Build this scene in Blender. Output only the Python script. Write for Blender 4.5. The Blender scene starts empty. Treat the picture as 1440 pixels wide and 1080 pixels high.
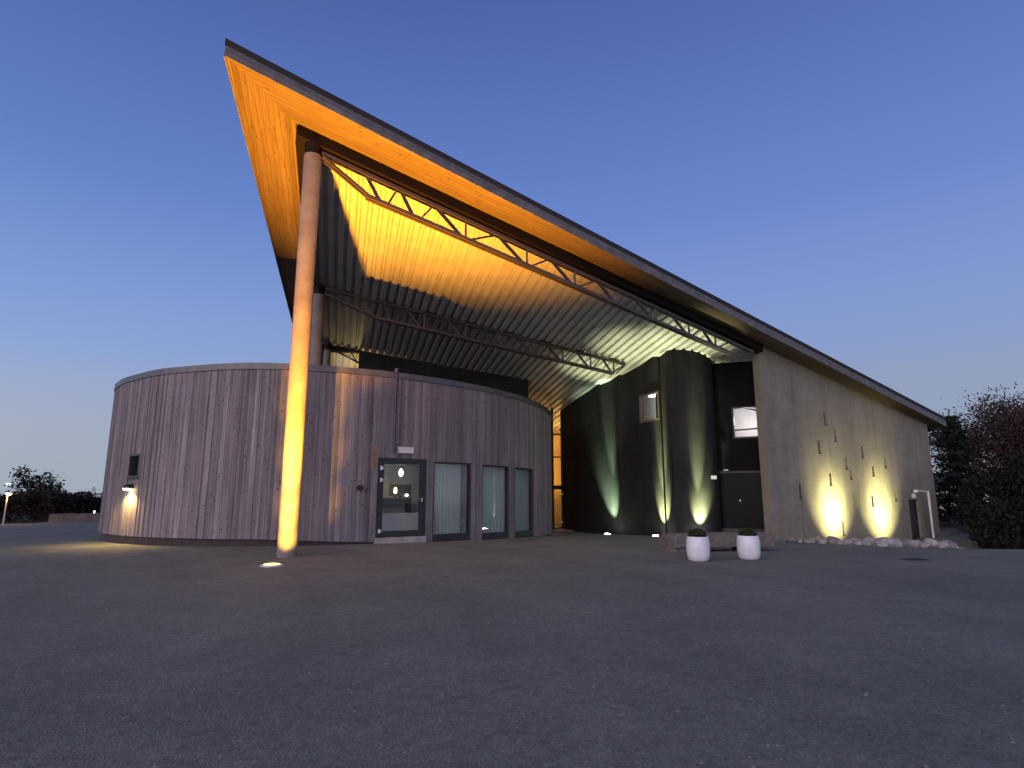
import bpy, math, random
from mathutils import Vector, noise
random.seed(11)
R = math.radians
sc = bpy.context.scene
COL = sc.collection

# ------------------------------------------------------------------ helpers
ORG = {}

def tag(o, label=None, cat=None, group=None, kind=None):
    if label: o['label'] = label
    if cat: o['category'] = cat
    if group: o['group'] = group
    if kind: o['kind'] = kind
    return o

def empty(name, loc, label=None, cat=None, group=None):
    o = bpy.data.objects.new(name, None)
    o.empty_display_size = 0.3
    o.location = loc
    COL.objects.link(o)
    ORG[o] = Vector(loc)
    return tag(o, label, cat, group)

class MB:
    def __init__(s):
        s.v = []; s.f = []; s.sm = []
    def quad(s, *p, smooth=False):
        n = len(s.v); s.v += [tuple(q) for q in p]; s.f.append(tuple(range(n, n + len(p)))); s.sm.append(smooth)
    def hexa(s, p):      # 8 points: bottom 4 (ccw), top 4
        n = len(s.v); s.v += [tuple(q) for q in p]
        for f in ((3, 2, 1, 0), (4, 5, 6, 7), (0, 1, 5, 4), (1, 2, 6, 5), (2, 3, 7, 6), (3, 0, 4, 7)):
            s.f.append(tuple(n + i for i in f)); s.sm.append(False)
    def box(s, x0, x1, y0, y1, z0, z1):
        s.hexa([(x0, y0, z0), (x1, y0, z0), (x1, y1, z0), (x0, y1, z0), (x0, y0, z1), (x1, y0, z1), (x1, y1, z1), (x0, y1, z1)])
    def lbox(s, fr, a0, a1, d0, d1, z0, z1):
        o, t, n = fr
        def q(a, d, z): return (o[0] + t[0] * a + n[0] * d, o[1] + t[1] * a + n[1] * d, z)
        s.hexa([q(a0, d1, z0), q(a1, d1, z0), q(a1, d0, z0), q(a0, d0, z0), q(a0, d1, z1), q(a1, d1, z1), q(a1, d0, z1), q(a0, d0, z1)])
    def bar(s, A, B, w, h, up=(0, 0, 1)):
        A = Vector(A); B = Vector(B); d = (B - A).normalized(); u = Vector(up)
        x = d.cross(u).normalized(); y = x.cross(d).normalized()
        x *= w / 2; y *= h / 2
        s.hexa([A - x - y, A + x - y, B + x - y, B - x - y, A - x + y, A + x + y, B + x + y, B - x + y])
    def tube(s, pts, rad, seg=10, caps=True):
        pts = [Vector(p) for p in pts]
        if not isinstance(rad, (list, tuple)): rad = [rad] * len(pts)
        base = len(s.v); ref = Vector((0.31, 0.77, 0.1))
        for i, p in enumerate(pts):
            d = (pts[min(i + 1, len(pts) - 1)] - pts[max(i - 1, 0)]).normalized()
            r = ref if abs(d.dot(ref.normalized())) < 0.95 else Vector((1, 0, 0))
            x = d.cross(r).normalized(); y = d.cross(x)
            for k in range(seg):
                a = 2 * math.pi * k / seg
                s.v.append(tuple(p + (x * math.cos(a) + y * math.sin(a)) * rad[i]))
        for i in range(len(pts) - 1):
            for k in range(seg):
                a = base + i * seg + k; b = base + i * seg + (k + 1) % seg
                s.f.append((a, b, b + seg, a + seg)); s.sm.append(True)
        if caps:
            for i, rv in ((0, True), (len(pts) - 1, False)):
                n = len(s.v); ring = s.v[base + i * seg: base + (i + 1) * seg]
                s.v += ring; f = list(range(n, n + seg))
                s.f.append(tuple(reversed(f) if rv else f)); s.sm.append(False)
    def lathe(s, c, prof, seg=40):
        base = len(s.v)
        for r, z in prof:
            for k in range(seg):
                a = 2 * math.pi * k / seg
                s.v.append((c[0] + r * math.cos(a), c[1] + r * math.sin(a), c[2] + z))
        for i in range(len(prof) - 1):
            for k in range(seg):
                a = base + i * seg + k; b = base + i * seg + (k + 1) % seg
                s.f.append((a, b, b + seg, a + seg)); s.sm.append(True)
    def disc(s, c, r, seg=32, up=True):
        n = len(s.v)
        s.v += [(c[0] + r * math.cos(2 * math.pi * k / seg), c[1] + r * math.sin(2 * math.pi * k / seg), c[2]) for k in range(seg)]
        f = list(range(n, n + seg)); s.f.append(tuple(f if up else reversed(f))); s.sm.append(False)
    def build(s, name, mat, parent=None, smooth=None):
        me = bpy.data.meshes.new(name)
        o3 = ORG[parent] if parent is not None else Vector((0, 0, 0))
        if parent is None and s.v:
            xs = [v[0] for v in s.v]; ys = [v[1] for v in s.v]; zs = [v[2] for v in s.v]
            o3 = Vector(((min(xs) + max(xs)) / 2, (min(ys) + max(ys)) / 2, min(zs)))
        me.from_pydata([(v[0] - o3.x, v[1] - o3.y, v[2] - o3.z) for v in s.v], [], s.f)
        me.polygons.foreach_set('use_smooth', [bool(q) if smooth is None else smooth for q in s.sm])
        me.update()
        o = bpy.data.objects.new(name, me)
        me.materials.append(mat)
        COL.objects.link(o)
        ORG[o] = o3
        if parent is not None: o.parent = parent
        else: o.location = o3
        return o

# ------------------------------------------------------------------ materials
class N:
    def __init__(s, name):
        s.m = bpy.data.materials.new(name); s.m.use_nodes = True
        s.t = s.m.node_tree; s.b = s.t.nodes['Principled BSDF']; s.out = s.t.nodes['Material Output']
    def n(s, typ, **kw):
        q = s.t.nodes.new(typ)
        for k, v in kw.items():
            if k.startswith('i_'):
                key = k[2:]; q.inputs[int(key) if key.isdigit() else key].default_value = v
            else: setattr(q, k, v)
        return q
    def l(s, a, b): s.t.links.new(a, b)
    def coord(s, scale=(1, 1, 1), rot=(0, 0, 0), kind='Object'):
        c = s.n('ShaderNodeTexCoord'); m = s.n('ShaderNodeMapping')
        m.inputs['Scale'].default_value = scale; m.inputs['Rotation'].default_value = rot
        s.l(c.outputs[kind], m.inputs['Vector']); return m.outputs[0]
    def noise(s, vec, scale, detail=4, rough=0.6):
        q = s.n('ShaderNodeTexNoise'); q.inputs['Scale'].default_value = scale
        q.inputs['Detail'].default_value = detail; q.inputs['Roughness'].default_value = rough
        if vec is not None: s.l(vec, q.inputs['Vector'])
        return q.outputs['Fac']
    def ramp(s, fac, stops):
        q = s.n('ShaderNodeValToRGB'); e = q.color_ramp.elements
        while len(e) < len(stops): e.new(0.5)
        for i, (p, c) in enumerate(stops):
            e[i].position = p; e[i].color = (*c, 1) if len(c) == 3 else c
        s.l(fac, q.inputs[0]); return q.outputs['Color']
    def mix(s, fac, a, b, mode='MIX'):
        q = s.n('ShaderNodeMix', data_type='RGBA', blend_type=mode)
        for i, v in ((0, fac), (6, a), (7, b)):
            if hasattr(v, 'is_linked'): s.l(v, q.inputs[i])
            elif isinstance(v, (int, float)): q.inputs[i].default_value = v
            else: q.inputs[i].default_value = (*v, 1)
        return q.outputs[2]
    def bump(s, h, strength=0.3, dist=0.02):
        q = s.n('ShaderNodeBump'); q.inputs['Strength'].default_value = strength; q.inputs['Distance'].default_value = dist
        s.l(h, q.inputs['Height']); s.l(q.outputs[0], s.b.inputs['Normal'])
    def set(s, col=None, rough=0.6, metal=0.0, spec=None):
        if col is not None:
            if hasattr(col, 'is_linked'): s.l(col, s.b.inputs['Base Color'])
            else: s.b.inputs['Base Color'].default_value = (*col, 1)
        s.b.inputs['Roughness'].default_value = rough; s.b.inputs['Metallic'].default_value = metal
        if spec is not None: s.b.inputs['Specular IOR Level'].default_value = spec
        return s.m

def plain(name, col, rough=0.6, metal=0.0, var=0.25, scale=6, spec=None):
    k = N(name); c = k.coord()
    a = k.noise(c, scale, 5)
    col2 = k.ramp(a, [(0.3, tuple(x * (1 - var) for x in col)), (0.7, tuple(min(1, x * (1 + var)) for x in col))])
    return k.set(col2, rough, metal, spec)

def emit(name, col, strength):
    k = N(name); k.set((0.02, 0.02, 0.02), 0.4)
    k.b.inputs['Emission Color'].default_value = (*col, 1); k.b.inputs['Emission Strength'].default_value = strength
    return k.m

def glass(name, tint=(0.75, 0.8, 0.8), refl=0.25):
    k = N(name); t = k.n('ShaderNodeBsdfTransparent'); t.inputs[0].default_value = (*tint, 1)
    g = k.n('ShaderNodeBsdfGlossy'); g.inputs['Roughness'].default_value = 0.03
    f = k.n('ShaderNodeLayerWeight'); f.inputs[0].default_value = .5
    pw_ = k.n('ShaderNodeMath', operation='POWER'); k.l(f.outputs['Facing'], pw_.inputs[0]); pw_.inputs[1].default_value = 3.5
    ad = k.n('ShaderNodeMath', operation='MULTIPLY_ADD'); ad.inputs[1].default_value = .6; ad.inputs[2].default_value = refl
    k.l(pw_.outputs[0], ad.inputs[0])
    m = k.n('ShaderNodeMixShader'); k.l(ad.outputs[0], m.inputs[0]); k.l(t.outputs[0], m.inputs[1]); k.l(g.outputs[0], m.inputs[2])
    k.l(m.outputs[0], k.out.inputs['Surface']); return k.m

# gravel yard
k = N('gravel'); c = k.coord(kind='Object')
v = k.n('ShaderNodeTexVoronoi'); v.inputs['Scale'].default_value = 95; k.l(c, v.inputs['Vector'])
v2 = k.n('ShaderNodeTexVoronoi'); v2.inputs['Scale'].default_value = 38; k.l(c, v2.inputs['Vector'])
bw = k.n('ShaderNodeSeparateColor'); k.l(v.outputs['Color'], bw.inputs[0])
bw2 = k.n('ShaderNodeSeparateColor'); k.l(v2.outputs['Color'], bw2.inputs[0])
pc = k.ramp(bw.outputs[0], [(0.0, (0.109, 0.12, 0.104)), (0.5, (0.138, 0.153, 0.136)), (0.95, (0.168, 0.186, 0.166)), (1.0, (0.25, 0.275, 0.25))])
pc2 = k.ramp(bw2.outputs[1], [(0.0, (0.84, 0.84, 0.85)), (0.6, (1.0, 1.0, 1.0)), (1.0, (1.12, 1.1, 1.08))])
big = k.noise(k.coord(), 0.35, 5, 0.62)
bigc = k.ramp(big, [(0.3, (0.78, 0.78, 0.78)), (0.7, (1.15, 1.12, 1.1))])
fine = k.noise(c, 9, 4, 0.7)
finec = k.ramp(fine, [(0.3, (0.82, 0.82, 0.82)), (0.7, (1.14, 1.14, 1.14))])
gc = k.mix(1.0, k.mix(1.0, k.mix(1.0, pc, pc2, 'MULTIPLY'), bigc, 'MULTIPLY'), finec, 'MULTIPLY')
wv = k.n('ShaderNodeTexWave', wave_type='RINGS', rings_direction='Z'); wv.inputs['Scale'].default_value = .17; wv.inputs['Distortion'].default_value = 2.2; wv.inputs['Detail'].default_value = 3; wv.inputs['Detail Scale'].default_value = .6
mpw = k.n('ShaderNodeMapping'); mpw.inputs['Location'].default_value = (22, -2, 0); tcw = k.n('ShaderNodeTexCoord'); k.l(tcw.outputs['Object'], mpw.inputs[0]); k.l(mpw.outputs[0], wv.inputs['Vector'])
gc = k.mix(1.0, gc, k.ramp(wv.outputs['Fac'], [(0.0, (.94, .94, .945)), (.25, (1, 1, 1)), (.75, (1, 1, 1)), (1.0, (1.045, 1.04, 1.03))]), 'MULTIPLY')
gc = k.mix(1.0, gc, k.ramp(k.noise(k.coord(), 1.7, 6, .7), [(.35, (.9, .9, .91)), (.6, (1.05, 1.05, 1.04))]), 'MULTIPLY')
att = k.n('ShaderNodeAttribute', attribute_name='yard')
soil = k.ramp(k.noise(c, 1.3, 6), [(0.3, (0.018, 0.02, 0.01)), (0.7, (0.05, 0.05, 0.028))])
k.set(k.mix(att.outputs['Fac'], soil, gc), 0.9, 0, 0.25)
hh = k.n('ShaderNodeMath', operation='MULTIPLY_ADD'); k.l(v.outputs['Distance'], hh.inputs[0]); hh.inputs[1].default_value = -1.0
k.l(k.noise(c, 4, 5), hh.inputs[2]); k.bump(hh.outputs[0], 0.4, 0.015)
M_GRAVEL = k.m

# weathered cladding boards
k = N('weathered_boards')
gi = k.n('ShaderNodeNewGeometry')
rnd = gi.outputs['Random Per Island']
base = k.ramp(rnd, [(0.0, (0.13, 0.116, 0.118)), (0.2, (0.25, 0.226, 0.23)), (0.4, (0.18, 0.166, 0.17)), (0.6, (0.33, 0.30, 0.305)), (0.8, (0.21, 0.176, 0.172)), (1.0, (0.27, 0.25, 0.255))])
off = k.n('ShaderNodeCombineXYZ'); mu = k.n('ShaderNodeMath', operation='MULTIPLY'); k.l(rnd, mu.inputs[0]); mu.inputs[1].default_value = 57.0
k.l(mu.outputs[0], off.inputs[2])
tc = k.n('ShaderNodeTexCoord'); va = k.n('ShaderNodeVectorMath', operation='ADD'); k.l(tc.outputs['Object'], va.inputs[0]); k.l(off.outputs[0], va.inputs[1])
mp = k.n('ShaderNodeMapping'); mp.inputs['Scale'].default_value = (28, 28, 0.8); k.l(va.outputs[0], mp.inputs[0])
gr = k.noise(mp.outputs[0], 1.0, 6, 0.65)
grc = k.ramp(gr, [(0.22, (0.45, 0.43, 0.44)), (0.5, (0.95, 0.95, 0.95)), (0.78, (1.4, 1.37, 1.36))])
mp2 = k.n('ShaderNodeMapping'); mp2.inputs['Scale'].default_value = (5.5, 5.5, 8.5); k.l(va.outputs[0], mp2.inputs[0])
vk = k.n('ShaderNodeTexVoronoi'); vk.inputs['Scale'].default_value = 1.0; k.l(mp2.outputs[0], vk.inputs['Vector'])
kn = k.ramp(vk.outputs['Distance'], [(0.05, (0.2, 0.16, 0.15)), (0.15, (0.6, 0.54, 0.52)), (0.24, (1, 1, 1))])
vs_ = k.n('ShaderNodeSeparateColor'); k.l(vk.outputs['Color'], vs_.inputs[0]); lt_ = k.n('ShaderNodeMath', operation='GREATER_THAN'); k.l(vs_.outputs[0], lt_.inputs[0]); lt_.inputs[1].default_value = .48
kn = k.mix(lt_.outputs[0], (1, 1, 1), kn)
st = k.ramp(k.noise(k.coord((2.2, 2.2, 0.35)), 1.0, 4, 0.55), [(0.3, (0.72, 0.72, 0.76)), (0.7, (1.12, 1.08, 1.05))])
wd = k.mix(1.0, k.mix(1.0, k.mix(1.0, base, grc, 'MULTIPLY'), kn, 'MULTIPLY'), st, 'MULTIPLY')
k.set(wd, 0.75, 0, 0.3); k.bump(gr, 0.25, 0.01); M_BOARD = k.m

# planked soffit
def soffit_mat(name, az):
    k = N(name)
    c = k.coord(rot=(0, 0, az))
    sp = k.n('ShaderNodeSeparateXYZ'); k.l(c, sp.inputs[0])
    w = 0.135
    dv = k.n('ShaderNodeMath', operation='DIVIDE'); k.l(sp.outputs[1], dv.inputs[0]); dv.inputs[1].default_value = w
    fl = k.n('ShaderNodeMath', operation='FLOOR'); k.l(dv.outputs[0], fl.inputs[0])
    fr = k.n('ShaderNodeMath', operation='FRACT'); k.l(dv.outputs[0], fr.inputs[0])
    wn = k.n('ShaderNodeTexWhiteNoise', noise_dimensions='1D'); k.l(fl.outputs[0], wn.inputs['W'])
    b = k.ramp(wn.outputs['Value'], [(0, (0.13, 0.095, 0.055)), (0.5, (0.17, 0.125, 0.078)), (1, (0.205, 0.155, 0.10))])
    sx = k.n('ShaderNodeCombineXYZ')
    k.l(fl.outputs[0], sx.inputs[2]); k.l(sp.outputs[0], sx.inputs[0]); k.l(sp.outputs[1], sx.inputs[1])
    m2 = k.n('ShaderNodeMapping'); m2.inputs['Scale'].default_value = (1.2, 26, 3.7); k.l(sx.outputs[0], m2.inputs[0])
    g = k.noise(m2.outputs[0], 1.0, 6, 0.6)
    gcx = k.ramp(g, [(0.25, (0.6, 0.56, 0.52)), (0.55, (1, 1, 1)), (0.8, (1.2, 1.2, 1.2))])
    m3 = k.n('ShaderNodeMapping'); m3.inputs['Scale'].default_value = (2.2, 8, 5.1); k.l(sx.outputs[0], m3.inputs[0])
    vk = k.n('ShaderNodeTexVoronoi'); vk.inputs['Scale'].default_value = 1; k.l(m3.outputs[0], vk.inputs['Vector'])
    kn = k.ramp(vk.outputs['Distance'], [(0.06, (0.35, 0.25, 0.18)), (0.15, (1, 1, 1))])
    gap = k.ramp(fr.outputs[0], [(0.0, (0.25, 0.25, 0.25)), (0.06, (1, 1, 1)), (0.95, (1, 1, 1)), (1.0, (0.4, 0.4, 0.4))])
    cc = k.mix(1, k.mix(1, k.mix(1, b, gcx, 'MULTIPLY'), kn, 'MULTIPLY'), gap, 'MULTIPLY')
    k.set(cc, 0.7, 0, 0.3)
    return k.m

# cast concrete
k = N('cast_concrete')
c = k.coord()
n1 = k.noise(c, 1.1, 8, 0.65); n2 = k.noise(k.coord((0.9, 0.9, 0.12)), 3.2, 5, 0.6); n3 = k.noise(c, 28, 4, 0.7)
cc = k.ramp(n1, [(0.3, (0.20, 0.178, 0.138)), (0.7, (0.275, 0.245, 0.195))])
cc = k.mix(1, cc, k.ramp(n2, [(0.3, (0.88, 0.88, 0.89)), (0.65, (1.05, 1.045, 1.03))]), 'MULTIPLY')
cc = k.mix(1, cc, k.ramp(n3, [(0.35, (0.93, 0.93, 0.93)), (0.65, (1.05, 1.05, 1.05))]), 'MULTIPLY')
wz = k.n('ShaderNodeTexWave', wave_type='BANDS', bands_direction='Z'); wz.inputs['Scale'].default_value = 1.6; wz.inputs['Distortion'].default_value = 0.6
k.l(c, wz.inputs['Vector'])
cc = k.mix(1, cc, k.ramp(wz.outputs['Fac'], [(0.0, (0.95, 0.95, 0.95)), (0.2, (1, 1, 1))]), 'MULTIPLY')
k.set(cc, 0.85, 0, 0.3); k.bump(n3, 0.15, 0.01); M_CONC = k.m
M_COLUMN = plain('column_concrete', (0.20, 0.175, 0.157), 0.75, 0, 0.25, 2.2)

# dark rendered walls
k = N('dark_wall')
n1 = k.noise(k.coord(), 0.9, 7, 0.6); n2 = k.noise(k.coord((1, 1, 0.08)), 6, 4, 0.6)
cc = k.mix(1, k.ramp(n1, [(0.3, (0.019, 0.0195, 0.02)), (0.7, (0.033, 0.033, 0.032))]), k.ramp(n2, [(0.3, (0.75, 0.75, 0.77)), (0.7, (1.12, 1.12, 1.1))]), 'MULTIPLY')
k.set(cc, 0.75, 0, 0.12); k.bump(n2, 0.15, 0.01); M_DARK = k.m

M_BLACK = plain('black_steel', (0.018, 0.017, 0.017), 0.5, 0, 0.2, 4)
M_BEAM = plain('brown_black_beam', (0.007, 0.0045, 0.0035), 0.6, 0, 0.3, 2, .2)
M_TRUSS = plain('painted_truss_steel', (0.07, 0.055, 0.052), 0.5, 0.0, 0.2, 3)
k = N('galvanised_deck')
n1 = k.noise(k.coord(), 1.6, 6, 0.6)
k.set(k.ramp(n1, [(0.3, (0.46, 0.455, 0.44)), (0.7, (0.58, 0.575, 0.56))]), 0.55, 0.0, 0.4); M_DECK = k.m
M_ROOF = plain('roofing_felt', (0.02, 0.02, 0.022), 0.85, 0, 0.3, 3)
M_FASCIA = plain('grey_fascia_board', (0.135, 0.13, 0.128), 0.7, 0, 0.35, 5)
M_COPING = plain('zinc_coping', (0.13, 0.12, 0.12), 0.45, 0.5, 0.2, 3)
M_PLINTH = plain('dark_plinth', (0.045, 0.03, 0.028), 0.8, 0, 0.3, 4)
M_FRAME = plain('dark_window_frame', (0.03, 0.028, 0.03), 0.45, 0, 0.2, 6)
M_GLASS = glass('window_glass', (0.96, 0.98, 0.98), 0.03)
M_GLASSD = plain('dark_glass', (0.006, 0.006, 0.007), 0.3, 0, 0.2, 2, 0.1)
M_WHITE = plain('white_paint', (0.75, 0.74, 0.72), 0.45, 0, 0.06, 3)
M_GREYIN = plain('grey_interior', (0.16, 0.165, 0.16), 0.7, 0, 0.2, 2)
k = N('curtain'); wv = k.n('ShaderNodeTexWave', wave_type='BANDS', bands_direction='X'); wv.inputs['Scale'].default_value = 7; wv.inputs['Distortion'].default_value = 1.2
k.l(k.coord((1, 1, 0.03)), wv.inputs['Vector'])
cc = k.ramp(wv.outputs['Fac'], [(0, (0.34, 0.37, 0.365)), (1, (0.5, 0.535, 0.53))]); k.set(cc, 0.8)
tl_ = k.n('ShaderNodeBsdfTranslucent'); k.l(cc, tl_.inputs[0]); ms_ = k.n('ShaderNodeMixShader'); ms_.inputs[0].default_value = .4
k.l(k.b.outputs[0], ms_.inputs[1]); k.l(tl_.outputs[0], ms_.inputs[2]); k.l(ms_.outputs[0], k.out.inputs['Surface']); M_CURTAIN = k.m
M_POT = plain('white_glazed_pot', (0.72, 0.72, 0.74), 0.4, 0, 0.09, 5)
M_SOIL = plain('potting_soil', (0.03, 0.022, 0.016), 0.95, 0, 0.4, 20)
M_STONE = plain('pink_granite', (0.14, 0.12, 0.103), 0.8, 0, 0.35, 9)
M_ROCKS = [plain('field_stone_a', (0.32, 0.305, 0.28), 0.85, 0, 0.3, 5), plain('field_stone_b', (0.20, 0.18, 0.17), 0.85, 0, 0.3, 5), plain('field_stone_c', (0.30, 0.265, 0.24), 0.85, 0, 0.3, 5)]
M_WOODIN = plain('pale_interior_wood', (0.55, 0.40, 0.22), 0.6, 0, 0.15, 2)
M_BARK = plain('bark', (0.06, 0.048, 0.04), 0.9, 0, 0.4, 8)
M_STEELL = plain('pale_galvanised', (0.5, 0.5, 0.5), 0.4, 0.3, 0.1, 4)
M_ORANGEWOOD = plain('new_orange_board', (0.25, 0.155, 0.11), 0.75, 0, 0.3, 9)

def leafmat(name, a, b, c2):
    k = N(name); g = k.n('ShaderNodeNewGeometry')
    col = k.ramp(g.outputs['Random Per Island'], [(0, a), (0.5, b), (1, c2)])
    k.set(col, 0.7, 0, 0.2); return k.m
M_LBOX = leafmat('box_leaves', (0.012, 0.02, 0.008), (0.03, 0.045, 0.016), (0.055, 0.075, 0.03))
M_LCON = leafmat('spruce_needles', (0.006, 0.011, 0.008), (0.013, 0.02, 0.014), (0.022, 0.03, 0.02))
M_LRED = leafmat('autumn_leaves', (0.03, 0.017, 0.016), (0.055, 0.03, 0.024), (0.07, 0.048, 0.03))
M_LBRN = leafmat('brown_hedge_leaves', (0.012, 0.007, 0.006), (0.022, 0.013, 0.01), (0.016, 0.016, 0.009))
M_LDRK = leafmat('dark_hedge_leaves', (0.007, 0.008, 0.006), (0.015, 0.014, 0.01), (0.022, 0.017, 0.011))

# ------------------------------------------------------------------ building frame of reference
C0 = Vector((-5.0145, 13.9319)); W = Vector((0.8655, 0.5009)); M = Vector((-0.5009, 0.8655))
V = Vector((-0.27396, 0.96174)); U = Vector((0.96174, 0.27396))
def wm(w, m): return C0 + W * w + M * m
def ab(a, b): return C0 + W * a + V * b
def zP(p): return 11.973 - 0.12923 * p[0] - 0.18238 * p[1]
def P3(p, dz): return Vector((p[0], p[1], zP(p) + dz))

def gz(x, y):
    z = 0.10 * math.exp(-((x + 6) ** 2 + (y - 18) ** 2) / 40)
    z -= 0.34 * math.exp(-((x - 3) ** 2 + (y - 31) ** 2) / 60)
    z -= 0.95 * math.exp(-((x - 15) ** 2 + (y - 24.5) ** 2) / 20)
    r = math.hypot(x, y)
    if r > 45: z -= 0.012 * (r - 45)
    return z

# ------------------------------------------------------------------ ground
YARD = [(-60, -30), (-40, 14), (-28.5, 29), (-24.5, 33), (-21, 38), (-14, 44), (4, 46), (18, 40), (19.8, 28), (19.0, 25.2), (16.5, 22.0), (14.6, 20.0), (15.0, 18.2), (17.5, 17.2), (24, 15.5), (60, 8), (60, -30)]
def inside(x, y):
    r = False; n = len(YARD)
    for i in range(n):
        x1, y1 = YARD[i]; x2, y2 = YARD[(i + 1) % n]
        if (y1 > y) != (y2 > y) and x < (x2 - x1) * (y - y1) / (y2 - y1) + x1: r = not r
    return r
verts = [(0, 0, 0)]; faces = []; NA = 360
rs = [0.6 * 1.045 ** i for i in range(112)]
rs = [r for r in rs] + [120, 180, 300, 500, 900]
for r in rs:
    for kx in range(NA):
        a = 2 * math.pi * kx / NA; x = r * math.sin(a); y = r * math.cos(a)
        verts.append((x, y, gz(x, y) + (0.006 * noise.noise((x * 0.9, y * 0.9, 0)) if r < 45 else 0)))
for kx in range(NA): faces.append((0, 1 + (kx + 1) % NA, 1 + kx))
for i in range(len(rs) - 1):
    for kx in range(NA):
        a = 1 + i * NA + kx; b = 1 + i * NA + (kx + 1) % NA
        faces.append((a, b, b + NA, a + NA))
me = bpy.data.meshes.new('ground'); me.from_pydata(verts, [], faces)
me.polygons.foreach_set('use_smooth', [True] * len(faces))
at = me.attributes.new('yard', 'FLOAT', 'POINT')
at.data.foreach_set('value', [1.0 if inside(v[0], v[1]) else 0.0 for v in verts])
me.materials.append(M_GRAVEL)
g = bpy.data.objects.new('ground', me); COL.objects.link(g); tag(g, kind='structure'); ORG[g] = Vector((0, 0, 0))

# ------------------------------------------------------------------ the hall: roof, canopy, walls
hall = empty('museum_building', (C0.x, C0.y, 0), 'large dark hall with a soaring pointed timber roof on tall round columns', 'building')

# roof outline in plan
A_ = ab(-1.9, -1.24); B_ = ab(28.9, -0.49); Bk = ab(28.9, 24); Ak = ab(-0.75, 24)
def slab(mb, poly, d0, d1):
    n = len(poly)
    mb.quad(*[P3(p, d0) for p in reversed(poly)]); mb.quad(*[P3(p, d1) for p in poly])
    for i in range(n):
        p, q = poly[i], poly[(i + 1) % n]
        mb.quad(P3(p, d0), P3(q, d0), P3(q, d1), P3(p, d1))
mb = MB(); slab(mb, [A_, B_, Bk, Ak], 0.346, 0.64)
roof = mb.build('roof', M_ROOF, hall)
# fascia boards and roof edge
def strip(mb, p, q, off, th, d0, d1, ext=0.0):
    d = (q - p).normalized(); n = Vector((d.y, -d.x))
    p = p - d * ext; q = q + d * ext
    a, b = p + n * off, q + n * off; c, e = p + n * (off + th), q + n * (off + th)
    mb.hexa([P3(c, d0), P3(e, d0), P3(b, d0), P3(a, d0), P3(c, d1), P3(e, d1), P3(b, d1), P3(a, d1)])
mb = MB()
strip(mb, A_, B_, -0.004, 0.035, 0.27, 0.42); strip(mb, A_, B_, -0.004, 0.022, 0.436, 0.55)
strip(mb, Ak, A_, -0.004, 0.035, 0.27, 0.42); strip(mb, Ak, A_, -0.004, 0.022, 0.436, 0.55)
strip(mb, B_, Bk, -0.004, 0.035, 0.27, 0.55)
mb.build('fascia_board', M_FASCIA, roof)
mb = MB()
strip(mb, A_, B_, -0.004, 0.034, 0.552, 0.70, 0.03); strip(mb, Ak, A_, -0.004, 0.033, 0.552, 0.699); strip(mb, B_, Bk, -0.004, 0.033, 0.552, 0.699)
mb.build('roof_edge', M_ROOF, roof)
# soffits (two directions of planks, mitred at the sharp corner)
I_ = ab(-0.46, -0.16); Ir = ab(28.9, -0.05 + 0.25); Il = ab(-0.46, 24)
angW = math.atan2(W.y, W.x); angV = math.atan2(V.y, V.x)
mb = MB(); slab(mb, [A_, B_, ab(28.9, 0.30), ab(-0.46, -0.12)], 0.30, 0.34)
mb.build('soffit', soffit_mat('soffit_planks_along_front', -angW), hall)
mb = MB(); slab(mb, [A_, ab(-0.46, -0.12), Il, Ak], 0.30, 0.34)
mb.build('soffit', soffit_mat('soffit_planks_along_side', -angV), hall)
# eave beams
mb = MB()
mm0, mm1 = -0.16, 0.16
p = [wm(-0.42, mm0), wm(16.6, mm0), wm(16.6, mm1), wm(-0.42, mm1)]
slab(mb, p, 0.0, 0.296); mb.build('eave_beam', M_BEAM, hall)
mb = MB(); slab(mb, [ab(-0.46, 0.17), ab(-0.16, 0.17), ab(-0.16, 24), ab(-0.46, 24)], 0.0, 0.296); mb.build('eave_beam', M_BEAM, hall)

# corrugated deck
mb = MB()
def frontv(u, m=0.18):
    # point u*U+v*V on the line wm(*,m)
    q = wm(0, m); r = q
    # solve (u*U+v*V - q).M = 0
    return (q.dot(M) - u * U.dot(M)) / V.dot(M)
prof = []; u = -1.30; pitch = 0.315
while u < 17.2:
    prof += [(u, 0.135), (u + 0.165, 0.135), (u + 0.20, 0.225), (u + 0.28, 0.225)]; u += pitch
def dk(u, dz, v): p = U * u + V * v; return Vector((p.x, p.y, zP(p) + dz))
VB = 37.0
for (u0, d0), (u1, d1) in zip(prof, prof[1:]):
    mb.quad(dk(u0, d0, VB), dk(u1, d1, VB), dk(u1, d1, frontv(u1)), dk(u0, d0, frontv(u0)))
mb.build('corrugated_ceiling', M_DECK, hall)

# columns
def column(p, z0, rad, name='column'):
    mb = MB(); zt = zP(p) - 0.28
    pts = [(p.x, p.y, z0 + (zt - z0) * i / 14) for i in range(15)]
    mb.tube(pts, rad, 36)
    o = mb.build(name, M_COLUMN, hall)
    mb = MB(); mb.tube([(p.x, p.y, zt + 0.002), (p.x, p.y, zP(p) - 0.002 + 0.06)], rad * 0.93, 32); mb.build('column_head', M_BEAM, o)
    for q in (0.36, 0.66):
        mb = MB(); zz = z0 + (zt - z0) * q; mb.tube([(p.x, p.y, zz), (p.x, p.y, zz + 0.012)], rad + 0.002, 36)
        mb.build('casting_joint', M_CONC, o)
    return o
column(C0, -0.1, 0.215)
col2 = Vector((-7.16, 21.44)); column(col2, 4.6, 0.215)
col3 = Vector((-8.40, 26.75)); column(col3, 4.6, 0.15)

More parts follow.
